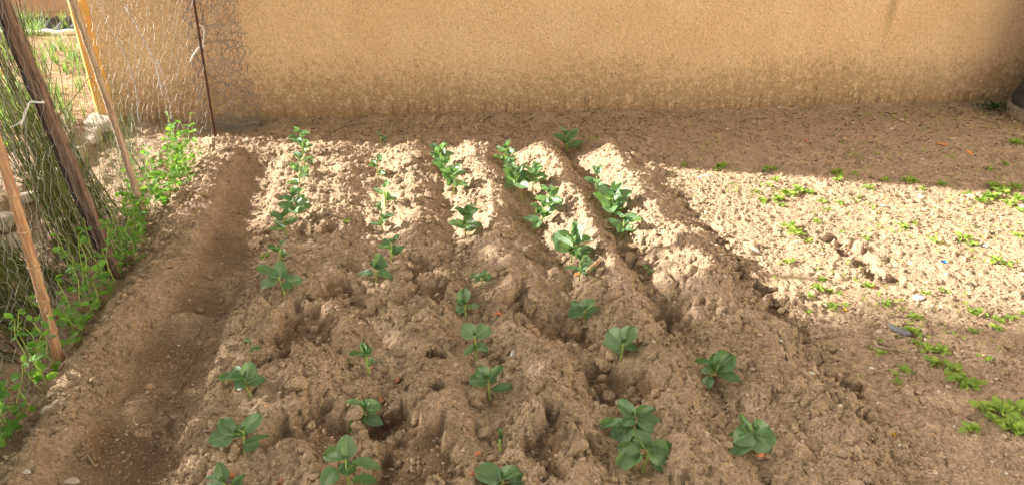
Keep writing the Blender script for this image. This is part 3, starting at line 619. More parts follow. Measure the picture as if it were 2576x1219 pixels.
# hexagonal netting: a strip along the poles that leans with them
path = [(Vector((-1.27, .9, 0)), Vector((-1.36, .9, 1))), (b1, b1+(t1-b1)*(1/(t1-b1).z)), (b2, b2+(t2-b2)*(1/(t2-b2).z)), (b3, b3+(t3-b3)*(1/(t3-b3).z)), (b4, b4+(t4-b4)*(1/(t4-b4).z))]
L = [0]
for i in range(1, 5): L.append(L[-1] + (path[i][0].xy-path[i-1][0].xy).length)
def net_pt(s_, z, seed, amp=1.):
    i = min(max(np.searchsorted(L, s_)-1, 0), 3); f = (s_-L[i])/(L[i+1]-L[i])
    a = path[i][0].lerp(path[i+1][0], f); b = path[i][1].lerp(path[i+1][1], f)
    p = a + (b-a)*z
    sag = math.sin(math.pi*min(max(f, 0), 1))
    nz_ = float(fbm(np.array(s_), np.array(z), 3.1, 2, seed)); n2 = float(fbm(np.array(s_), np.array(z), 9., 2, seed+5)); n3 = float(fbm(np.array(s_), np.array(z), 9., 2, seed+9))
    fold = .16 if i == 3 else .07
    p = p + Vector((.012 - .035*sag + amp*(.03*nz_+.012*n2), amp*(.014*n2 + fold*.11*math.sin(s_*15+z*2.2)), .012*n3*amp))
    p.z = max(p.z, hz(p.x, p.y)+.004); return p
SHADEWIRE = simple('shaded_wire', (.17, .145, .125), (.34, .30, .27), 9, .7, .1)  # darker copy of the wire, the wall's shade put into its colour
def hexnet(fn, s0, s1, z0, z1, cw, ch, name, parent, rad, drop=0., jit=.06, mat=None):
    # rows of zigzag wire joined by short upright twists
    mb = MB(); ny_ = int((z1-z0)/ch); nx_ = int((s1-s0)/cw)
    r = random.Random(3); cache = {}
    def P(i, j, k):                         # lower / upper knot of cell column i, row j
        key = (i, j, k)
        if key not in cache:
            sx = s0 + (i + (.5 if j % 2 else 0))*cw + r.gauss(0, jit)*cw; zz = z0 + (j + (.22 if k == 0 else .66))*ch + r.gauss(0, jit)*ch
            cache[key] = fn(sx, zz)
        return cache[key]
    for j in range(ny_):
        for i in range(nx_):
            if r.random() < drop: continue
            a, b = P(i, j, 0), P(i, j, 1); m_ = a.lerp(b, .5) + Vector((r.gauss(0, .0015), r.gauss(0, .0015), 0))
            mb.tube([a, m_, b], rad*1.3, 4, False)
            if j+1 < ny_:
                for ii_ in ((i-1, i) if j % 2 == 0 else (i, i+1)):
                    if ii_ < 0 or ii_ >= nx_: continue
                    c = P(ii_, j+1, 0); mm = b.lerp(c, .5) + Vector((r.gauss(0, .002), r.gauss(0, .002), r.gauss(0, .002)))
                    mb.tube([b, mm, c], rad, 4, False)
    return tag(mb.build(name, mat or WIRE, parent), kind='stuff')
net = empty('wire_netting', (b2.x, b2.y, 0), 'grey hexagonal chicken wire strung along the poles at left', 'netting')
net.location = (0, 0, 0)
hexnet(lambda s_, z: net_pt(s_, z, 5), 0., L[4]-.02, .0, 1.25, .058, .062, 'hexagonal_mesh', net, .00068)
mb = MB()                                     # the netting's folded selvedge, two loose ropes of wire before the wall
for pxs, rr in ((((298, -4), (318, 20), (345, 70), (375, 125), (392, 170), (405, 215), (408, 260)), .0032), (((250, -4), (262, 40), (290, 90), (318, 150), (338, 210), (345, 270), (352, 330)), .0022), (((395, 150), (415, 210), (428, 262), (430, 320)), .002)):
    for k in range(3):
        mb.tube([on_depth(u+random.uniform(-3, 3), v, 4.35+.02*k+random.uniform(-.02, .02)) for u, v in [((pxs[i][0]*(1-f)+pxs[i+1][0]*f), (pxs[i][1]*(1-f)+pxs[i+1][1]*f)) for i in range(len(pxs)-1) for f in (0, .33, .66)]], rr*.36, 5, False)
tag(mb.build('selvedge_wire', WIRE, net), kind='stuff')
# the loose end of the netting, crumpled against the wall right of the rod
def flap(a, b, seed=0):
    def fn(s_, z):
        p0 = b4 + ax4*(z/ax4.z)
        fo = float(fbm(np.array(s_*1.), np.array(z), 5., 2, 60+seed)); f2 = float(fbm(np.array(s_), np.array(z), 11., 2, 70+seed))
        width = np.interp(z, [0, .1, .3, .7, 1.2], [.40, .36, .27, .25, .24])
        p = p0 + Vector((-.09+ (s_)*(width+.1) + .02*f2, .10 + .12*s_ + .05*fo, .03*f2))
        p.y = min(p.y, wall_y(p.x)-.012); p.z = max(p.z, hz(p.x, p.y)+.006); return p
    return fn
fl = empty('netting_roll', (0, 0, 0), 'crumpled loose end of chicken wire against the ochre wall', 'netting')
for k in range(4):
    hexnet(flap(0, 1, k*13), 0, 1, 0, 1.15, .13+.02*k, .05, 'crumpled_mesh', fl, .0014, .05, .16, SHADEWIRE)
mb = MB()
for k in range(30):                            # tangle at the foot of the roll
    p = at_(590+random.gauss(0, 26), 330+random.gauss(0, 6)); pts = [p + Vector((random.gauss(0, .05), random.gauss(0, .03), abs(random.gauss(0, .03))+.01)) for _ in range(5)]
    mb.tube(pts, .0009, 4, False)
tag(mb.build('wire_tangle', WIRE, fl), kind='stuff')

# broom branches packed behind the netting
def broom(base, top, n, spread, lab, grp, rmax=.0021, hscale=1., low=0., crown=0, crown_lo=.42):
    t = empty('broom_branch', base, lab, 'broom branch', grp); mb = MB()
    ax = Vector(top)-Vector(base); ln = ax.length
    for k in range(n):
        h = random.uniform(.45, 1.05)*hscale; st = random.uniform(0, low)
        o0 = Vector((random.gauss(0, .05), random.gauss(0, .06), 0)); tip = ax*h + Vector((random.gauss(0, spread), random.gauss(0, spread*1.2), random.gauss(0, .05)))
        mid = ax*h*.5 + Vector((random.gauss(0, spread*.4), random.gauss(0, spread*.5), 0))
        pts = []
        for i in range(6):
            f = st+(1-st)*i/5; pts.append(o0*(1-f)**1 + (mid*2*f*(1-f)*1 + tip*f*f) + Vector((random.gauss(0, .004), random.gauss(0, .004), 0)))
        r0 = random.uniform(.0009, rmax)
        mb.tube(pts, [r0*(1-.12*i) for i in range(6)], 3, False)
        for _ in range(random.choice((0, 1, 2, 2))):  # side twig
            i = random.randint(1, 4); p = pts[i]; dr = (pts[i+1]-pts[i]).normalized() + Vector((random.gauss(0, .3), random.gauss(0, .3), random.gauss(0, .1)))
            l_ = random.uniform(.08, .3); mb.tube([p, p+dr*l_*.5, p+dr*l_ + Vector((0, 0, .02))], [r0*.7, r0*.6, r0*.35], 3, False)
    for _ in range(crown):                     # bushy tops
        p = ax*random.uniform(crown_lo, 1.02) + Vector((random.gauss(0, .12), random.gauss(0, .1), random.gauss(0, .08))); l_ = random.uniform(.15, .38)
        dr = (ax.normalized() + Vector((random.gauss(0, .35), random.gauss(0, .35), random.gauss(0, .15)))).normalized()
        mb.tube([p, p+dr*l_*.5+Vector((random.gauss(0, .01), random.gauss(0, .01), 0)), p+dr*l_], [.0022, .002, .001], 3, False)
    tag(mb.build('twigs', BROOM, t), kind='stuff'); return t
LAB = ['dry green broom branches standing behind the near bamboo cane', 'dry green broom branches packed between near cane and plank', 'dry green broom branches packed between plank and far cane', 'thin broom twigs leaning beyond the far cane by the wall']
GRP = ['broom by the near cane', 'broom between near cane and plank', 'broom between plank and far cane', 'broom beyond the far cane']
for y in np.arange(1.15, 3.0, .13):             # low dense bundles in the near half
    x = -1.42 + random.uniform(-.08, .05); k = 0 if y < 2.4 else 1
    broom((x, y, hz(x, y)-.02), (x-.30+random.uniform(-.2, .1), y+random.uniform(-.1, .25), random.uniform(.22, .40)+(.15 if y < 2.2 else 0)), 50, .10, LAB[k], GRP[k], .0034)
for y in (1.25, 1.6, 1.9, 2.2):                # long stems fanning out to the left
    x = -1.45; broom((x, y, hz(x, y)-.02), (x-.75, y+.35, random.uniform(.35, .6)), 20, .10, LAB[0], GRP[0], .0019)
for y in np.arange(3.08, 3.6, .085):           # tall bundles between plank and far cane
    x = -1.40 + random.uniform(-.06, .05)
    broom((x, y, hz(x, y)-.02), (x-.20+random.uniform(-.08, .06), y+random.uniform(-.08, .10), random.uniform(.95, 1.35)), 24, .06, LAB[2], GRP[2], .0038)
for y in (3.55, 3.75, 3.98, 4.25):
    x = -1.42 + random.uniform(-.08, .05)
    broom((x, y, hz(x, y)-.02), (x+random.uniform(-.2, .05), y+random.uniform(-.05, .15), random.uniform(.4, .62)), 30, .08, LAB[3], GRP[3], .0019)

# ------------------------------------------------------------------ leaves and plants
def leaf_mesh(name, mat, seed, wp=.5, fold=.22, droop=.18, wave=.03, nu=6, nv=9, tip=.9, curl=0.):
    r = random.Random(seed); V, UV, F = [], [], []
    ph = [r.uniform(0, 6.28) for _ in range(4)]
    for j in range(nv+1):
        t = j/nv; tt = t**.86; wd = max(.03, max(0, 1-abs(2*tt-1)**2.2)**.58*(1-.08*t))
        for i in range(nu+1):
            u = -1+2*i/nu
            xx = u*.5*wd*(1+.06*math.sin(ph[0]+t*7)); ed = abs(u)
            z = fold*abs(xx)*(1-.5*t) - droop*t*t + wave*math.sin(ph[1]+t*8+u*2)*ed + wave*.7*math.sin(ph[2]+t*3+u*4)
            z += curl*ed**2*.5
            V.append((xx, t - .06*ed*ed*(1-t), z)); UV.append((.5+u*.5, t))
    for j in range(nv):
        for i in range(nu): a = j*(nu+1)+i; F.append((a, a+1, a+nu+2, a+nu+1))
    return mesh(name, V, F, mat, True, UV)
BL = [leaf_mesh('bean_leaf', BEAN, i, .5, .2+.16*(i % 3), .04+.1*(i % 4), .04+.02*(i % 3), 6, 9, .9, (.0, .12, .3)[i % 3]) for i in range(8)]
PL = [leaf_mesh('pea_leaf', PEA, 30+i, .5, .3, .1+.05*i, .03, 4, 6) for i in range(4)]
WL = [leaf_mesh('weed_leaf', WEED, 50+i, .5, .3, .2+.08*i, .05, 4, 6) for i in range(4)]
IL = [leaf_mesh('creeper_leaf', IVY, 70+i, .5, .3, .1, .04, 4, 5) for i in range(3)]
UP = Vector((0, 0, 1))
def leaf(parent, me_, a, b, width, nrm, org):
    y = (b-a); ln = y.length; y = y.normalized(); z = nrm - y*nrm.dot(y); z = z.normalized() if z.length > 1e-4 else y.orthogonal().normalized(); x = y.cross(z)
    o = bpy.data.objects.new('leaf', me_); a = a-org
    o.matrix_local = Matrix(((x.x*width, y.x*ln, z.x*ln, a.x), (x.y*width, y.y*ln, z.y*ln, a.y), (x.z*width, y.z*ln, z.z*ln, a.z), (0, 0, 0, 1)))
    C.objects.link(o); o.parent = parent; return o
def jv(s_): return Vector((random.gauss(0, s_), random.gauss(0, s_), random.gauss(0, s_)))
ORD = ['first', 'second', 'third', 'fourth', 'fifth', 'sixth', 'seventh', 'eighth', 'ninth', 'tenth', 'eleventh', 'twelfth', 'thirteenth']
ROWN = {'A': 'the row beside the trench', 'B': 'the second row from trench', 'C': 'the middle row', 'D': 'the fourth row from trench', 'E': 'the outermost right row'}
CNT = {k: 0 for k in ROWN}
def bean_label(row, look):
    i = CNT[row]; CNT[row] += 1
    t = f'{ORD[i]} bean from the wall in {ROWN[row]}, {look}'
    return t if len(t.split()) <= 16 else t.replace('bean from the wall in', 'bean from wall in').replace('the ', '')
def bean_start(row, base, look):
    return empty('bean_plant', base, bean_label(row, look), 'bean plant', 'bean seedlings in five rows')
def bud(t, p, org, s_):
    for k in range(4):
        a = random.uniform(0, 6.28) ; d_ = Vector((math.cos(a)*.45, math.sin(a)*.45, 1)).normalized()
        leaf(t, random.choice(BL), p, p+d_*s_*random.uniform(.7, 1.2), s_*.5, Vector((-math.cos(a), -math.sin(a), .5)), org)
def bean_px(row, crop, basepx, leaves, look, topfrac=None, stemr=.0032):
    """leaf positions read off the photograph, given depth by leaning them round the stem"""
    x0, y0, sc = crop
    f = lambda u, v: ((x0+u/sc)*2576/4032, (y0+v/sc)*2576/4032)
    bu, bv = f(*basepx); base = at_(bu, bv) if bv < 1219 else at_(bu, bv)
    t = bean_start(row, base, look); dep = depth(base); mb = MB()
    pxm = dep/FPX*2576/4032/sc
    top = None
    atts = []
    for a in leaves:
        u0, v0, u1, v1, wd = a[:5]; wd *= 1.08
        fz = max(0., min(1., (basepx[1]-v0)*pxm/.15))
        A = on_depth(*f(u0, v0), dep - .0 - .004*random.random())
        atts.append((v0, A))
        dv = (v1-v0)*pxm; du = (u1-u0)*pxm
        off = -.75*dv if dv > 0 else -.35*dv
        off += random.uniform(-.25, .25)*abs(du)*.6
        B = on_depth(*f(u1, v1), dep + off)
        toc = (CAM-A).normalized()
        n_ = (UP*.75 + toc*.75 + jv(.22) + Vector((-.0, 0, 0))).normalized()
        if dv < -.6*abs(du): n_ = (toc*1. + UP*.3 + jv(.25)).normalized()
        B2 = A + (B-A)*1.04
        leaf(t, random.choice(BL), A, B2, wd*pxm*1.12, n_, base)
        if top is None or v0 < top[0]: top = (v0, A)
    st_top = top[1]
    mid = base.lerp(st_top, .5) + jv(.003)
    S = [base-UP*.02, base+UP*.004, mid, st_top]
    mb.tube([p-base for p in S], [stemr*1.1, stemr, stemr*.85, stemr*.6], 7)
    for v0, A in atts:                         # petioles back to the stem
        h = min(max((A-base).dot(UP)*.8, .004), (st_top-base).dot(UP)); fr = h/max((st_top-base).dot(UP), .01)
        c = base.lerp(mid, fr*2) if fr < .5 else mid.lerp(st_top, fr*2-1)
        if (c-A).length > .004: mb.tube([c-base, (c.lerp(A, .5)+UP*.002)-base, A-base], [stemr*.55, stemr*.5, stemr*.42], 5, False)
    mb.build('stem', STEM, t); bud(t, st_top, base, .016)
    return t
def bean(row, u, v, hpx, look, nl=4, ls=.038, a0=None, spread=1.):
    base = at_(u, v); dep = depth(base); h = 1.08* hpx/FPX*dep*1.0/cp*.93
    t = bean_start(row, base, look); mb = MB()
    lean = Vector((random.gauss(0, .06), random.gauss(0, .06), 1)); top = base + lean*h*.82
    mb.tube([-UP*.02, lean*h*.4+jv(.002), top-base], [.0034, .003, .0018], 7)
    a0 = random.uniform(-.5, .5) if a0 is None else a0
    for i in range(nl):
        fz = .25 + .70*i/max(nl-1, 1) ; p = base + lean*h*.82*fz; az = a0 + i*pi + random.gauss(0, .45)
        el = .35 + .5*fz; d_ = Vector((math.cos(az)*math.cos(el), math.sin(az)*math.cos(el), math.sin(el)))
        pl_ = random.uniform(.008, .018); q_ = p + d_*pl_; mb.tube([p-base, q_-base], [.0016, .0013], 5, False)
        size = 1.42*ls*(.75+.5*math.sin(pi*min(1, .25+fz*.75)))*random.uniform(.85, 1.15)
        for sd in (-1, 1):
            b_ = az + sd*random.uniform(.5, 1.1)*spread; e2 = random.uniform(.0, .5) + .6*fz
            dd = Vector((math.cos(b_)*math.cos(e2), math.sin(b_)*math.cos(e2), math.sin(e2)))
            n_ = (UP*.9 + (CAM-q_).normalized()*.35 - dd*.2 + jv(.18)).normalized()
            leaf(t, random.choice(BL), q_, q_+dd*size, size*random.uniform(.56, .72), n_, base)
    mb.build('stem', STEM, t); bud(t, top, base, ls*.55); return t
c6, c8, c5, c7 = (1350, 954, 1.2778), (800, 1450, 2.661), (800, 1000, 2.4386), (2700, 954, 1.2778)
# row A, from the wall towards the camera
bean('A', 762, 392, 62, 'upright slim leaves', 4, .04, .2); bean('A', 765, 418, 34, 'hidden by taller neighbour', 3, .034); bean('A', 758, 446, 42, 'pale leaves spread', 3, .034); bean('A', 757, 472, 44, 'small leaf pairs', 3, .034, 2.8)
bean('A', 748, 553, 66, 'dense dark leaves', 5, .044, .4); bean('A', 718, 594, 62, 'broad leaf at left', 4, .04, 3.0); bean('A', 708, 655, 40, 'small in shade', 3, .026)
bean_px('A', c5, (775, 375), [(715, 215, 510, 130, 85), (712, 240, 535, 285, 105), (745, 215, 735, 62, 100), (755, 215, 825, 180, 62), (800, 270, 935, 225, 110), (765, 285, 845, 325, 75), (770, 330, 770, 300, 40)], 'big leaf spread to left')
bean('A', 637, 893, 24, 'tiny curled sprout', 2, .016)
bean_px('A', c8, (505, 290), [(415, 100, 290, -10, 130), (435, 95, 510, -70, 140), (420, 115, 168, 100, 100), (425, 125, 330, 200, 120), (450, 125, 545, -10, 100), (480, 160, 650, 105, 105)], 'whorl of dark leaves')
bean_px('A', c8, (430, 870), [(300, 690, 60, 760, 175), (300, 680, 190, 525, 150), (300, 705, 465, 620, 110), (425, 640, 595, 485, 145), (440, 760, 690, 700, 52), (425, 810, 570, 775, 120), (370, 640, 360, 575, 50)], 'largest left leaf spotted')
bean_px('A', c8, (225, 1235), [(210, 1180, 165, 985, 130), (215, 1190, 0, 1140, 105), (320, 1215, 440, 1105, 55), (320, 1225, 420, 1190, 60)], 'beside red brick bit')
# row B
bean('B', 958, 358, 18, 'tiny at the ridge end', 2, .02); bean('B', 952, 448, 46, 'small bright leaves', 3, .03); bean('B', 970, 520, 56, 'upright leaf pair', 3, .036, .3); bean('B', 962, 584, 62, 'thin yellowish stem', 3, .032, 2.2)
bean('B', 986, 655, 54, 'between lit and shaded soil', 3, .036)
bean_px('B', c6, (168, 205), [(165, 130, 200, 58, 62), (160, 130, 140, 92, 28), (148, 152, 72, 152, 30), (178, 160, 248, 176, 42), (172, 125, 226, 112, 50)], 'rounded upright leaves')
bean_px('B', c6, (132, 662), [(115, 560, 95, 500, 26), (130, 560, 150, 525, 24), (122, 575, 118, 510, 30), (110, 578, 32, 556, 26), (140, 605, 172, 600, 18), (128, 620, 150, 570, 18)], 'curled wilted leaves', None, .005)
bean_px('B', c6, (105, 935), [(110, 828, 0, 796, 40), (118, 828, 190, 812, 58), (108, 838, 38, 845, 40), (105, 868, 32, 950, 48), (115, 880, 196, 905, 52), (118, 830, 112, 785, 34), (125, 835, 165, 850, 40)], 'silvery glossy top leaves')
bean_px('B', c8, (1545, 1320), [(1480, 940, 1255, 890, 150), (1500, 940, 1500, 685, 170), (1570, 1010, 1865, 1030, 110), (1500, 1060, 1420, 1010, 90), (1400, 1060, 1235, 1210, 160), (1440, 1070, 1600, 1060, 130), (1580, 1190, 1830, 1185, 85), (1500, 960, 1490, 880, 60)], 'tall with broad leaves')
# row C
bean('C', 1108, 428, 60, 'tall slim leaves', 5, .042, .1); bean('C', 1118, 450, 48, 'behind a bushy one', 4, .036); bean('C', 1143, 487, 64, 'bushy leaves', 5, .044, .5)
bean('C', 1170, 602, 86, 'cupped top leaves', 5, .046, .3)
bean_px('C', c6, (702, 235), [(692, 185, 642, 165, 32), (690, 190, 655, 190, 26), (700, 172, 718, 132, 28), (710, 180, 752, 172, 24), (706, 180, 740, 195, 22), (702, 172, 690, 148, 18)], 'small open leaves')
bean_px('C', c6, (618, 375), [(615, 310, 612, 228, 58), (600, 315, 566, 290, 30), (608, 330, 568, 345, 46), (625, 330, 682, 308, 36)], 'one upright top leaf')
bean_px('C', c6, (672, 582), [(662, 470, 602, 415, 72), (668, 470, 738, 418, 78), (665, 520, 606, 562, 30), (680, 520, 730, 548, 42), (672, 515, 692, 522, 24)], 'two fan leaves')
bean_px('C', c6, (738, 792), [(725, 695, 636, 690, 74), (725, 680, 678, 626, 60), (738, 685, 804, 622, 44), (748, 745, 862, 712, 38), (740, 700, 775, 690, 30)], 'V of leaves, low right leaf')
bean_px('C', c6, (795, 1045), [(793, 990, 782, 930, 20), (795, 985, 802, 935, 18), (795, 1005, 778, 985, 18)], 'curled yellow sprout', None, .0042)
bean_px('C', c6, (800, 1260), [(785, 1195, 668, 1140, 100), (800, 1180, 878, 1125, 62), (838, 1205, 938, 1190, 66), (800, 1195, 785, 1150, 50), (790, 1215, 700, 1215, 70)], 'broad leaves cut at bottom')
# row D
bean('D', 1270, 428, 64, 'tall cupped leaves', 5, .04, .2); bean('D', 1298, 482, 56, 'large ribbed leaf', 5, .05, 2.9); bean('D', 1340, 482, 62, 'dense dark leaves', 5, .042, .4)
bean('D', 1378, 535, 60, 'twin top leaves', 4, .044, .4); bean('D', 1362, 572, 58, 'low leaves', 4, .044, 2.9)
bean('D', 1437, 660, 76, 'big rounded leaves', 5, .055, .3); bean('D', 1456, 706, 64, 'partly behind neighbour', 4, .036, .2)
bean_px('D', c6, (1217, 422), [(1205, 345, 1148, 300, 52), (1205, 350, 1133, 362, 58), (1210, 335, 1258, 280, 60), (1225, 335, 1238, 302, 28), (1225, 355, 1290, 328, 28), (1225, 362, 1256, 388, 28)], 'five open leaves')
bean_px('D', c6, (1397, 592), [(1400, 510, 1335, 430, 88), (1412, 505, 1466, 418, 76), (1385, 525, 1310, 490, 55), (1405, 535, 1362, 548, 34), (1420, 530, 1505, 540, 28), (1415, 520, 1450, 500, 40)], 'two broad upright leaves')
bean_px('D', c6, (1452, 985), [(1460, 868, 1388, 790, 64), (1475, 872, 1574, 832, 48), (1488, 885, 1614, 935, 76), (1465, 880, 1405, 905, 62), (1405, 925, 1292, 912, 52), (1440, 925, 1362, 1008, 96), (1480, 910, 1560, 960, 50)], 'back one of twin plants')
bean_px('D', c6, (1505, 1158), [(1525, 1030, 1482, 930, 90), (1515, 1030, 1462, 985, 40), (1490, 1060, 1384, 1025, 66), (1488, 1065, 1378, 1128, 90), (1545, 1025, 1680, 1012, 50), (1530, 1045, 1640, 1090, 105), (1560, 1095, 1632, 1140, 55)], 'front one of twin plants')
# row E
bean('E', 1428, 388, 54, 'dark in wall shadow', 4, .05, .3); bean('E', 1497, 498, 54, 'narrow upright', 3, .038, .3); bean('E', 1540, 550, 72, 'broad drooping leaves', 5, .058, .4); bean('E', 1566, 598, 56, 'low broad leaves', 4, .046, .4); bean('E', 1628, 695, 22, 'tiny at the ridge foot', 2, .018)
bean_px('E', c7, (112, 738), [(142, 650, 145, 555, 45), (152, 640, 240, 565, 95), (158, 650, 275, 695, 52), (132, 622, 48, 590, 28), (132, 640, 78, 640, 38), (125, 680, 88, 738, 48)], 'dark cupped leaf')
bean_px('E', c7, (332, 1045), [(335, 950, 245, 1000, 95), (325, 985, 230, 1058, 75), (345, 965, 440, 1035, 120), (350, 955, 425, 925, 90), (325, 945, 272, 866, 36), (345, 935, 362, 882, 30), (320, 955, 215, 965, 22)], 'droopy leaves over terracotta')

# peas along the netting
def pea(x, y, h, n, lab, grp):
    base = Vector((x, y, hz(x, y))); t = empty('pea_plant', base, lab, 'pea plant', grp); mb = MB()
    for s_ in range(random.choice((2, 3))):
        p = Vector((random.gauss(0, .015), random.gauss(0, .02), -.01)); pts = [p]
        hh = h*random.uniform(.6, 1.1); st = 5
        for i in range(st):
            p = p + Vector((random.gauss(.003, .013), random.gauss(0, .014), hh/st)); pts.append(p)
        mb.tube(pts, [.0016]*len(pts), 5, False)
        for i in range(1, len(pts)):
            if random.random() < .1: continue
            for sd in (-1, 1):
                for rep in range(1):
                    az = random.uniform(0, 6.28); e2 = random.uniform(-.2, .7)
                    dd = Vector((math.cos(az)*math.cos(e2), math.sin(az)*math.cos(e2), math.sin(e2)))
                    size = random.uniform(.026, .042)*(1.1-.3*i/st)
                    q_ = base+pts[i]+dd*.006*(1+rep*2)
                    leaf(t, random.choice(PL), q_, q_+dd*size, size*random.uniform(.62, .8), (UP+jv(.5)).normalized(), base)
    mb.build('stem', STEM, t)
PSEG = [(3.55, 4.35, 19, 'bright leafy pea plant in the clump between far cane and wall', 'peas beyond the far cane', .19), (2.98, 3.5, 9, 'pea plant among broom stems between the plank and the far cane', 'peas between plank and far cane', .2), (2.42, 2.95, 7, 'pea plant at the netting between near cane and plank', 'peas between near cane and plank', .22), (1.75, 2.36, 6, 'dark pea plant in shade left of the near cane', 'peas left of the near cane', .2)]
for y0, y1, n, lab, grp, h in PSEG:
    for k in range(n):
        y = y0 + (y1-y0)*(k+random.random()*.8)/n; x = -1.235 + random.uniform(-.055, .04) + (.05*(y-3.6) if y > 3.6 else 0)
        pea(x, y, h*random.uniform(.8, 1.75), 0, lab, grp)

# weeds on the flat strip
def rosette(p, size, n, label, grp=None, me_=None, flatness=.45, name='weed', cat='weed'):
    t = empty(name, p, label, cat, grp); a0 = random.uniform(0, 6.28)
    for i in range(n):
        a = a0 + i*2.4 + random.gauss(0, .25); e2 = random.uniform(.15, .9)*(1-flatness) + .12 + .5*(i/n)**2
        s_ = size*random.uniform(.6, 1.1)*(1-.35*i/n); dd = Vector((math.cos(a)*math.cos(e2), math.sin(a)*math.cos(e2), math.sin(e2)))
        q_ = p + UP*.003 + dd*s_*.28 + Vector((random.gauss(0, .004), random.gauss(0, .004), 0))
        leaf(t, random.choice(me_ or WL), q_, q_+dd*s_, s_*random.uniform(.58, .78), (UP+jv(.25)).normalized(), p)
    mb = MB()
    for i in range(min(n, 5)):
        a = a0 + i*2.4; mb.tube([(0, 0, -.005), (math.cos(a)*size*.2, math.sin(a)*size*.2, size*.2)], [.0012, .001], 4, False)
    mb.build('stem', STEM, t); return t
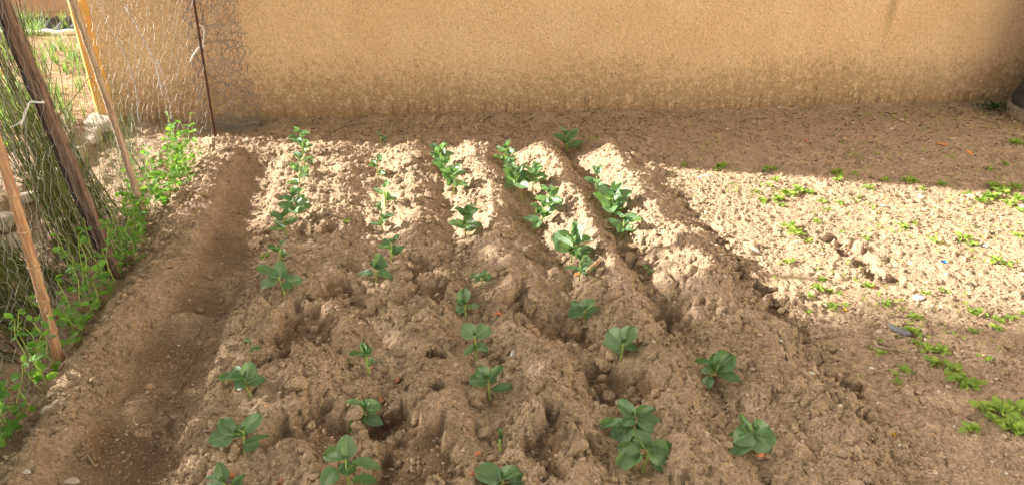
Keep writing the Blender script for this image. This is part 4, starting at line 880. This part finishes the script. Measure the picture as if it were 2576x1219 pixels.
WD = [(2488, 497, .055, 14, 'largest bright weed in the right edge cluster'), (2520, 485, .05, 12, 'weed just right of the largest one at right edge'), (2462, 508, .04, 9, 'weed at left of the right edge cluster'), (2560, 505, .045, 10, 'weed cut by the frame edge beside the largest cluster'), (2500, 470, .045, 9, 'weed at top of the right edge cluster, in shadow line'), (2550, 475, .045, 9, 'weed at the frame edge on the shadow line'), (2535, 515, .035, 8, 'low weed below the right edge cluster'), (2570, 535, .035, 7, 'yellowish weed at frame edge under the cluster'), (2440, 490, .03, 6, 'small weed left of right edge cluster by shadow line'),
      (1985, 492, .05, 13, 'tallest weed of the left sunlit cluster'), (1955, 500, .04, 9, 'weed at left of the left sunlit cluster'), (2010, 482, .045, 10, 'weed at upper right of the left sunlit cluster'), (1920, 507, .035, 7, 'weed standing apart left of the left cluster'), (1965, 517, .03, 7, 'low weed below the left sunlit cluster'), (2035, 487, .035, 8, 'weed at right end of the left sunlit cluster'), (1900, 485, .03, 5, 'thin weed far left of the left cluster'),
      (1815, 420, .04, 9, 'dark weed in shadow near the bed corner'), (1800, 428, .03, 6, 'smaller dark weed left of the one near bed corner'), (1925, 428, .03, 7, 'shaded weed left of a darker pair at shadow edge'), (1948, 428, .035, 8, 'shaded weed on the shadow edge above left cluster'), (2100, 437, .04, 10, 'dark weed at shadow edge in mid strip'), (2107, 455, .032, 7, 'lit weed under the dark one at shadow edge'), (2150, 440, .025, 6, 'thin shaded weed right of the mid strip one'), (2283, 457, .045, 9, 'tall weed half in shadow, centre of the strip'), (2300, 458, .03, 6, 'weed right beside the tall half shaded one'), (2365, 465, .035, 7, 'flat weed at the shadow edge near the right cluster'),
      (2490, 427, .035, 8, 'dark weed in wall shadow near right edge'), (2555, 362, .05, 10, 'yellow green weed in shade below the dark post'), (2530, 415, .03, 6, 'tiny shaded weed right of the dark one'), (1950, 455, .03, 6, 'lit weed just under the shaded pair'), (1935, 468, .028, 5, 'small weed above the left sunlit cluster'), (2070, 510, .03, 7, 'low yellowish weed right of left cluster'), (2110, 512, .032, 8, 'spreading weed in mid sunlit strip'), (2070+10, 530, .025, 6, 'small weed below the spreading one'), (2185, 475, .035, 8, 'weed in mid strip below shadow edge'), (2160, 500, .025, 6, 'small yellowish weed left of white stone'), (2230, 455, .03, 6, 'weed at shadow edge left of the tall one'), (2320, 478, .03, 7, 'weed by the white stone below the shadow'),
      (1985, 572, .04, 9, 'weed in sunlit strip above the tall narrow one'), (2000, 590, .05, 6, 'narrow upright weed in the left sunlit strip'), (2055, 560, .03, 6, 'small weed right of the narrow upright one'), (2030, 618-10, .028, 5, 'yellowish sprig below the narrow upright weed'), (2175, 600, .025, 5, 'isolated sprig in middle of the sunlit strip'), (2265, 570, .03, 7, 'pale weed right of the strip centre'), (2300, 565, .028, 6, 'pale weed close by in strip centre right'), (2420, 600, .035, 7, 'slim weed in the sunlit strip at right'), (2440, 615, .03, 6, 'slim weed just below its neighbour at right'), (2350, 610, .028, 6, 'yellowish weed in strip right of centre'), (2560, 595, .035, 8, 'weed at right frame edge in full sun'), (2500, 655, .035, 7, 'pale weed on the sunlit strip at right'), (2530, 665, .03, 6, 'pale weed near right frame edge'),
      (1985, 680-20, .03, 5, 'yellowish weed near clods at bed edge'), (2070, 705, .04, 12, 'bright weed mat beside the clod at shadow line'), (2055, 725, .042, 12, 'leafy weed at the shadow line left of brick chip'), (2090, 735, .03, 8, 'small weed below the leafy mat'), (2040, 745, .03, 6, 'weed at lower left of the leafy mat'), (2185, 722, .042, 7, 'yellow green weed in front of brick chip'), (2110, 745-8, .028, 6, 'low weed right of the leafy mat'), (2095, 775, .045, 9, 'dark weed in shade below the leafy mat'), (2125, 770, .03, 6, 'dark weed right of the shaded one'), (2030, 788, .032, 6, 'shaded weed left of the dark pair'), (2228, 768, .045, 9, 'dark weed alone below the shadow line'), (2330, 740, .03, 6, 'lit weed just right of bright white stone'), (2370, 730, .03, 6, 'lit weed above the shadow line at right'),
      (2300, 800, .05, 7, 'dark weed above the grey stone'), (2292, 835, .06, 8, 'dark weed right beside the grey stone'), (2440, 785, .04, 9, 'bright weed in sun patch left of the twig weeds'), (2470, 790, .04, 9, 'weed left in the row along the dry twig'), (2510, 808, .045, 11, 'leafy weed along the dry twig at right'), (2540, 800, .04, 9, 'weed at the frame edge along dry twig'), (2500, 825, .04, 8, 'weed below the dry twig'), (2445, 835, .035, 8, 'shaded weed left below the twig row'), (2572, 790, .04, 8, 'weed cut by frame edge near the twig'),
      (2325, 880, .06, 8, 'first weed of the diagonal chain below grey stone'), (2365, 885, .055, 7, 'upright lit weed above the diagonal chain'), (2350, 915, .055, 9, 'weed in the diagonal chain on white stalks'), (2395, 930, .065, 11, 'broad leaved weed midway in the diagonal chain'), (2420, 965, .07, 13, 'dark broad weed near the chain end'), (2450, 970, .06, 9, 'weed right of the dark broad one in chain'), (2475, 1030, .06, 9, 'weed left of the big lower right clump'), (2515, 1035, .08, 16, 'largest weed of the lower right clump'), (2555, 1030, .075, 12, 'weed at frame edge in lower right clump'), (2545, 1075, .07, 12, 'lowest weed of the lower right clump'), (2500, 1060, .055, 9, 'weed in front of the lower right clump'), (2440, 1080, .06, 7, 'separate weed left below the lower right clump'), (2570, 1090, .06, 9, 'weed cut by frame edge below the clump'),
      (2213, 890, .035, 5, 'small weed by the dry root'), (2250, 940, .03, 5, 'tiny weed below the dry root'), (2275, 935, .045, 7, 'small weed left of the diagonal chain'), (2255, 962, .04, 5, 'yellowish seedling on bare soil at right'), (2480, 905, .035, 5, 'two leaf weed in soft light at right'), (2215, 860, .03, 5, 'seedling above the dry root'), (1490, 352, .03, 4, 'sprig in wall shadow at the bed end'), (873, 560, .03, 6, 'pale sprig on the ridge by the trench'), (670, 648, .035, 5, 'shaded sprig beside a small bean'), (1720, 415, .028, 5, 'tiny shaded weed near bed corner')]
for u, v, s_, n, lab in WD: rosette(at_(u, v), s_*(1.0 if v < 700 else .64), n+2, lab)
for u, v, s_, n, lab in [(15, 372, .09, 8, 'green weed on raised plot at left frame edge'), (8, 690, .1, 8, 'green leaves at left edge beside the cane'), (0, 80, .12, 8, 'bright leaf clump at top left corner')]: rosette(at_(u, v), s_, n, lab)
# seedlings nobody would count
def seedlings(n, x0, x1, y0, y1, name, lab):
    V, F, UV = [], [], []
    for k in range(n):
        x, y = random.uniform(x0, x1), random.uniform(y0, y1)
        if y > wall_y(x)-.1 or float(fbm(np.array(x), np.array(y), 2., 2, 33)) < random.uniform(-.3, .5): continue
        p = Vector((x, y, hz(x, y)))
        for l_ in range(random.randint(2, 4)):
            a = random.uniform(0, 6.28); s_ = random.uniform(.007, .019); d_ = Vector((math.cos(a), math.sin(a), random.uniform(.3, .8))); sd = Vector((-math.sin(a), math.cos(a), 0))
            i = len(V); V += [p, p+d_*s_*.55+sd*s_*.3, p+d_*s_, p+d_*s_*.55-sd*s_*.3]; UV += [(.5, 0), (.9, .5), (.5, 1), (.1, .5)]; F.append((i, i+1, i+2, i+3))
    tag(obj(name, mesh(name, V, F, WEED, True, UV)), lab, kind='stuff')
seedlings(3200, 1.45, 4.7, 1.8, 4.5, 'seedlings', 'tiny weed seedlings dotted over the flat strip')
def grass(n, name, lab):
    V, F, UV = [], [], []
    for k in range(n):
        x, y = random.uniform(-4.4, -1.95), random.uniform(4.7, 8.2)
        if float(fbm(np.array(x), np.array(y), 1.6, 2, 13)) < random.uniform(-.5, .35): continue
        p = Vector((x, y, hz(x, y))); hh = random.uniform(.05, .19)*(1.4 if random.random() < .15 else 1)
        for b in range(random.randint(2, 5)):
            a = random.uniform(0, 6.28); d_ = Vector((math.cos(a), math.sin(a), 0)); sd = Vector((-math.sin(a), math.cos(a), 0))*random.uniform(.003, .006); lean = random.uniform(.1, .6)
            i = len(V)
            for f in (0, .35, .7, 1): 
                c = p + UP*hh*f*(1-.25*lean*f) + d_*hh*lean*f*f; V += [c-sd*(1-f*.95), c+sd*(1-f*.95)]; UV += [(.2, f), (.8, f)]
            for j in range(3): F.append((i+2*j, i+2*j+1, i+2*j+3, i+2*j+2))
    tag(obj(name, mesh(name, V, F, GRASS, True, UV)), lab, kind='stuff')
grass(4200, 'grass', 'thin green grass sprouting in the far raised plot')
# creeping plant by the dark post
cr = empty('creeping_plant', at_(2495, 282), 'low dark green creeping plant beside the dark post', 'plant')
pc = cr.location.copy()
for k in range(170):
    a, rr = random.uniform(0, 6.28), abs(random.gauss(0, .5)); x, y = pc.x+.02+math.cos(a)*rr*.20, pc.y+.02+math.sin(a)*rr*.10
    if y > wall_y(x)-.01: continue
    q_ = Vector((x, y, hz(x, y)+random.uniform(.005, .06)*(1-rr*.5))); d_ = Vector((math.cos(a+random.gauss(0, 1)), math.sin(a+random.gauss(0, 1)), random.uniform(.1, .7))).normalized(); s_ = random.uniform(.014, .026)
    leaf(cr, random.choice(IL), q_, q_+d_*s_, s_*.6, (UP+jv(.4)).normalized(), pc)

def litter(n, name, lab):
    mats = [simple('litter_dark', (.05, .035, .025), (.12, .08, .05)), simple('litter_straw', (.40, .30, .17), (.52, .40, .25))]
    V, F, mi = [], [], []
    for k in range(n):
        x = random.uniform(-1.0, 4.7); y = wall_y(x) - abs(random.gauss(0, .35)) - .03 if k % 3 else random.uniform(1.4, 4.5)
        if intrench(x, y) or y < 1.3: continue
        p = Vector((x, y, hz(x, y)+.002)); a = random.uniform(0, 6.28); d_ = Vector((math.cos(a), math.sin(a), random.gauss(.05, .15))); sd = Vector((-math.sin(a), math.cos(a), random.gauss(0, .3)))
        l_, w_ = random.uniform(.006, .024), random.uniform(.0010, .005); i = len(V)
        V += [p-d_*l_, p+sd*w_+UP*.002, p+d_*l_+UP*.003, p-sd*w_, p-UP*.004]; F += [(i, i+3, i+2, i+1), (i, i+1, i+4), (i+1, i+2, i+4), (i+2, i+3, i+4), (i+3, i, i+4)]; mi += [0 if random.random() < .62 else 1]*5
    me = mesh(name, V, F, mats[0], False); me.materials.append(mats[1]); me.polygons.foreach_set('material_index', mi)
    tag(obj(name, me), lab, kind='stuff')
litter(2600, 'leaf_litter', 'bits of dry leaf and straw strewn on the soil, thickest along the wall')
# ------------------------------------------------------------------ scraps
def twig(pxs, r, mat, name, lab, cat, lift=.008):
    mb = MB(); pts = [at_(u, v, lift+random.uniform(0, .006)) for u, v in pxs]
    mb.tube(pts, [r*(1-.5*i/len(pts)) for i in range(len(pts))], 6); return mb, name, mat, lab, cat
mb, *_ = twig([(2198, 862), (2203, 876), (2215, 880), (2235, 884), (2252, 882), (2275, 893)], .006, DRYTWIG, '', '', '')
for pts in ([(2205, 866), (2222, 868), (2240, 880)], [(2222, 862), (2232, 872), (2255, 880)]):
    mb.tube([at_(u, v, .012) for u, v in pts], [.004, .0035, .002], 5)
tag(mb.build('dry_root', DRYTWIG), 'pale forked dry root lying on the shaded flat soil', 'root')
mb, *_ = twig([(2462, 800), (2475, 792), (2490, 780), (2505, 776), (2530, 790), (2560, 796), (2574, 800)], .005, DRYTWIG, '', '', '')
tag(mb.build('dry_twig', DRYTWIG), 'bent pale twig among weeds at right edge', 'twig')
mb, *_ = twig([(2325, 898), (2345, 897), (2370, 903), (2392, 915), (2420, 925)], .0022, PALE, '', '', '')
tag(mb.build('dry_stalk', DRYTWIG), 'thin dry stalk under the diagonal weed chain', 'stalk')
mb, *_ = twig([(1478, 690), (1490, 678), (1502, 668), (1508, 660)], .013, STONE['brown'], '', '', '')
tag(mb.build('bark_piece', STONE['tan']), 'curved brown bark piece beside the fourth row', 'bark')
mb, *_ = twig([(840, 335), (870, 322), (905, 316), (945, 314)], .003, DRYTWIG, '', '', '')
tag(mb.build('thin_twig', simple('dark_twig', (.08, .06, .04), (.12, .09, .06))), 'thin dark twig lying at the wall foot behind the beans', 'twig')
mb, *_ = twig([(205, 1165), (222, 1150), (232, 1165), (240, 1180)], .005, DRYTWIG, '', '', '')
tag(mb.build('root_bit', DRYTWIG), 'little forked root on the left ridge near bottom', 'root')
BLUE = M('blue_plastic', (.05, .35, .72), .4, .5)
def scrap(u, v, wpx, hpx, mat, name, lab, cat):
    p = at_(u, v, .006); k = depth(p)/FPX; V, F = [], []
    for j in range(4):
        for i in range(5): V.append(((i/4-.5)*wpx*k, (j/3-.5)*hpx*k, .004*math.sin(i*1.9+j)+.003*math.cos(j*2.3)))
    for j in range(3):
        for i in range(4): a = j*5+i; F.append((a, a+1, a+6, a+5))
    V += [(x, y, z-.0015) for x, y, z in V]; F += [tuple(q+20 for q in f[::-1]) for f in F]
    o = obj(name, mesh(name, V, F, mat), None, p, (.15, 0, -.3)); tag(o, lab, cat)
scrap(2375, 660, 16, 10, BLUE, 'plastic_scrap', 'small bright blue plastic scrap on the sunlit strip', 'plastic')
scrap(1920, 440-8, 9, 6, M('green_plastic', (.03, .25, .12), .4), 'plastic_scrap', 'tiny dark green plastic scrap on the shadow edge', 'plastic')
mb, *_ = twig([(1755, 452), (1766, 447), (1780, 447), (1794, 450), (1797, 447)], .003, BLUE, '', '', '')
tag(mb.build('wire_bit', M('pale_blue_wire', (.42, .52, .66), .4)), 'pale blue bent wire bit just below the shadow edge', 'wire')
YEL = M('yellow_leaf', (.55, .36, .04), .7)
scrap(515, 323, 36, 6, YEL, 'dry_leaf', 'yellow dry leaf blade by the rod foot', 'leaf')
scrap(2246, 1096-0, 12, 9, YEL, 'fallen_leaf', 'small ochre fallen leaf on bare lower right soil', 'leaf')
scrap(2125, 782, 12, 9, YEL, 'fallen_leaf', 'yellowish fallen leaf beside shaded weeds', 'leaf')
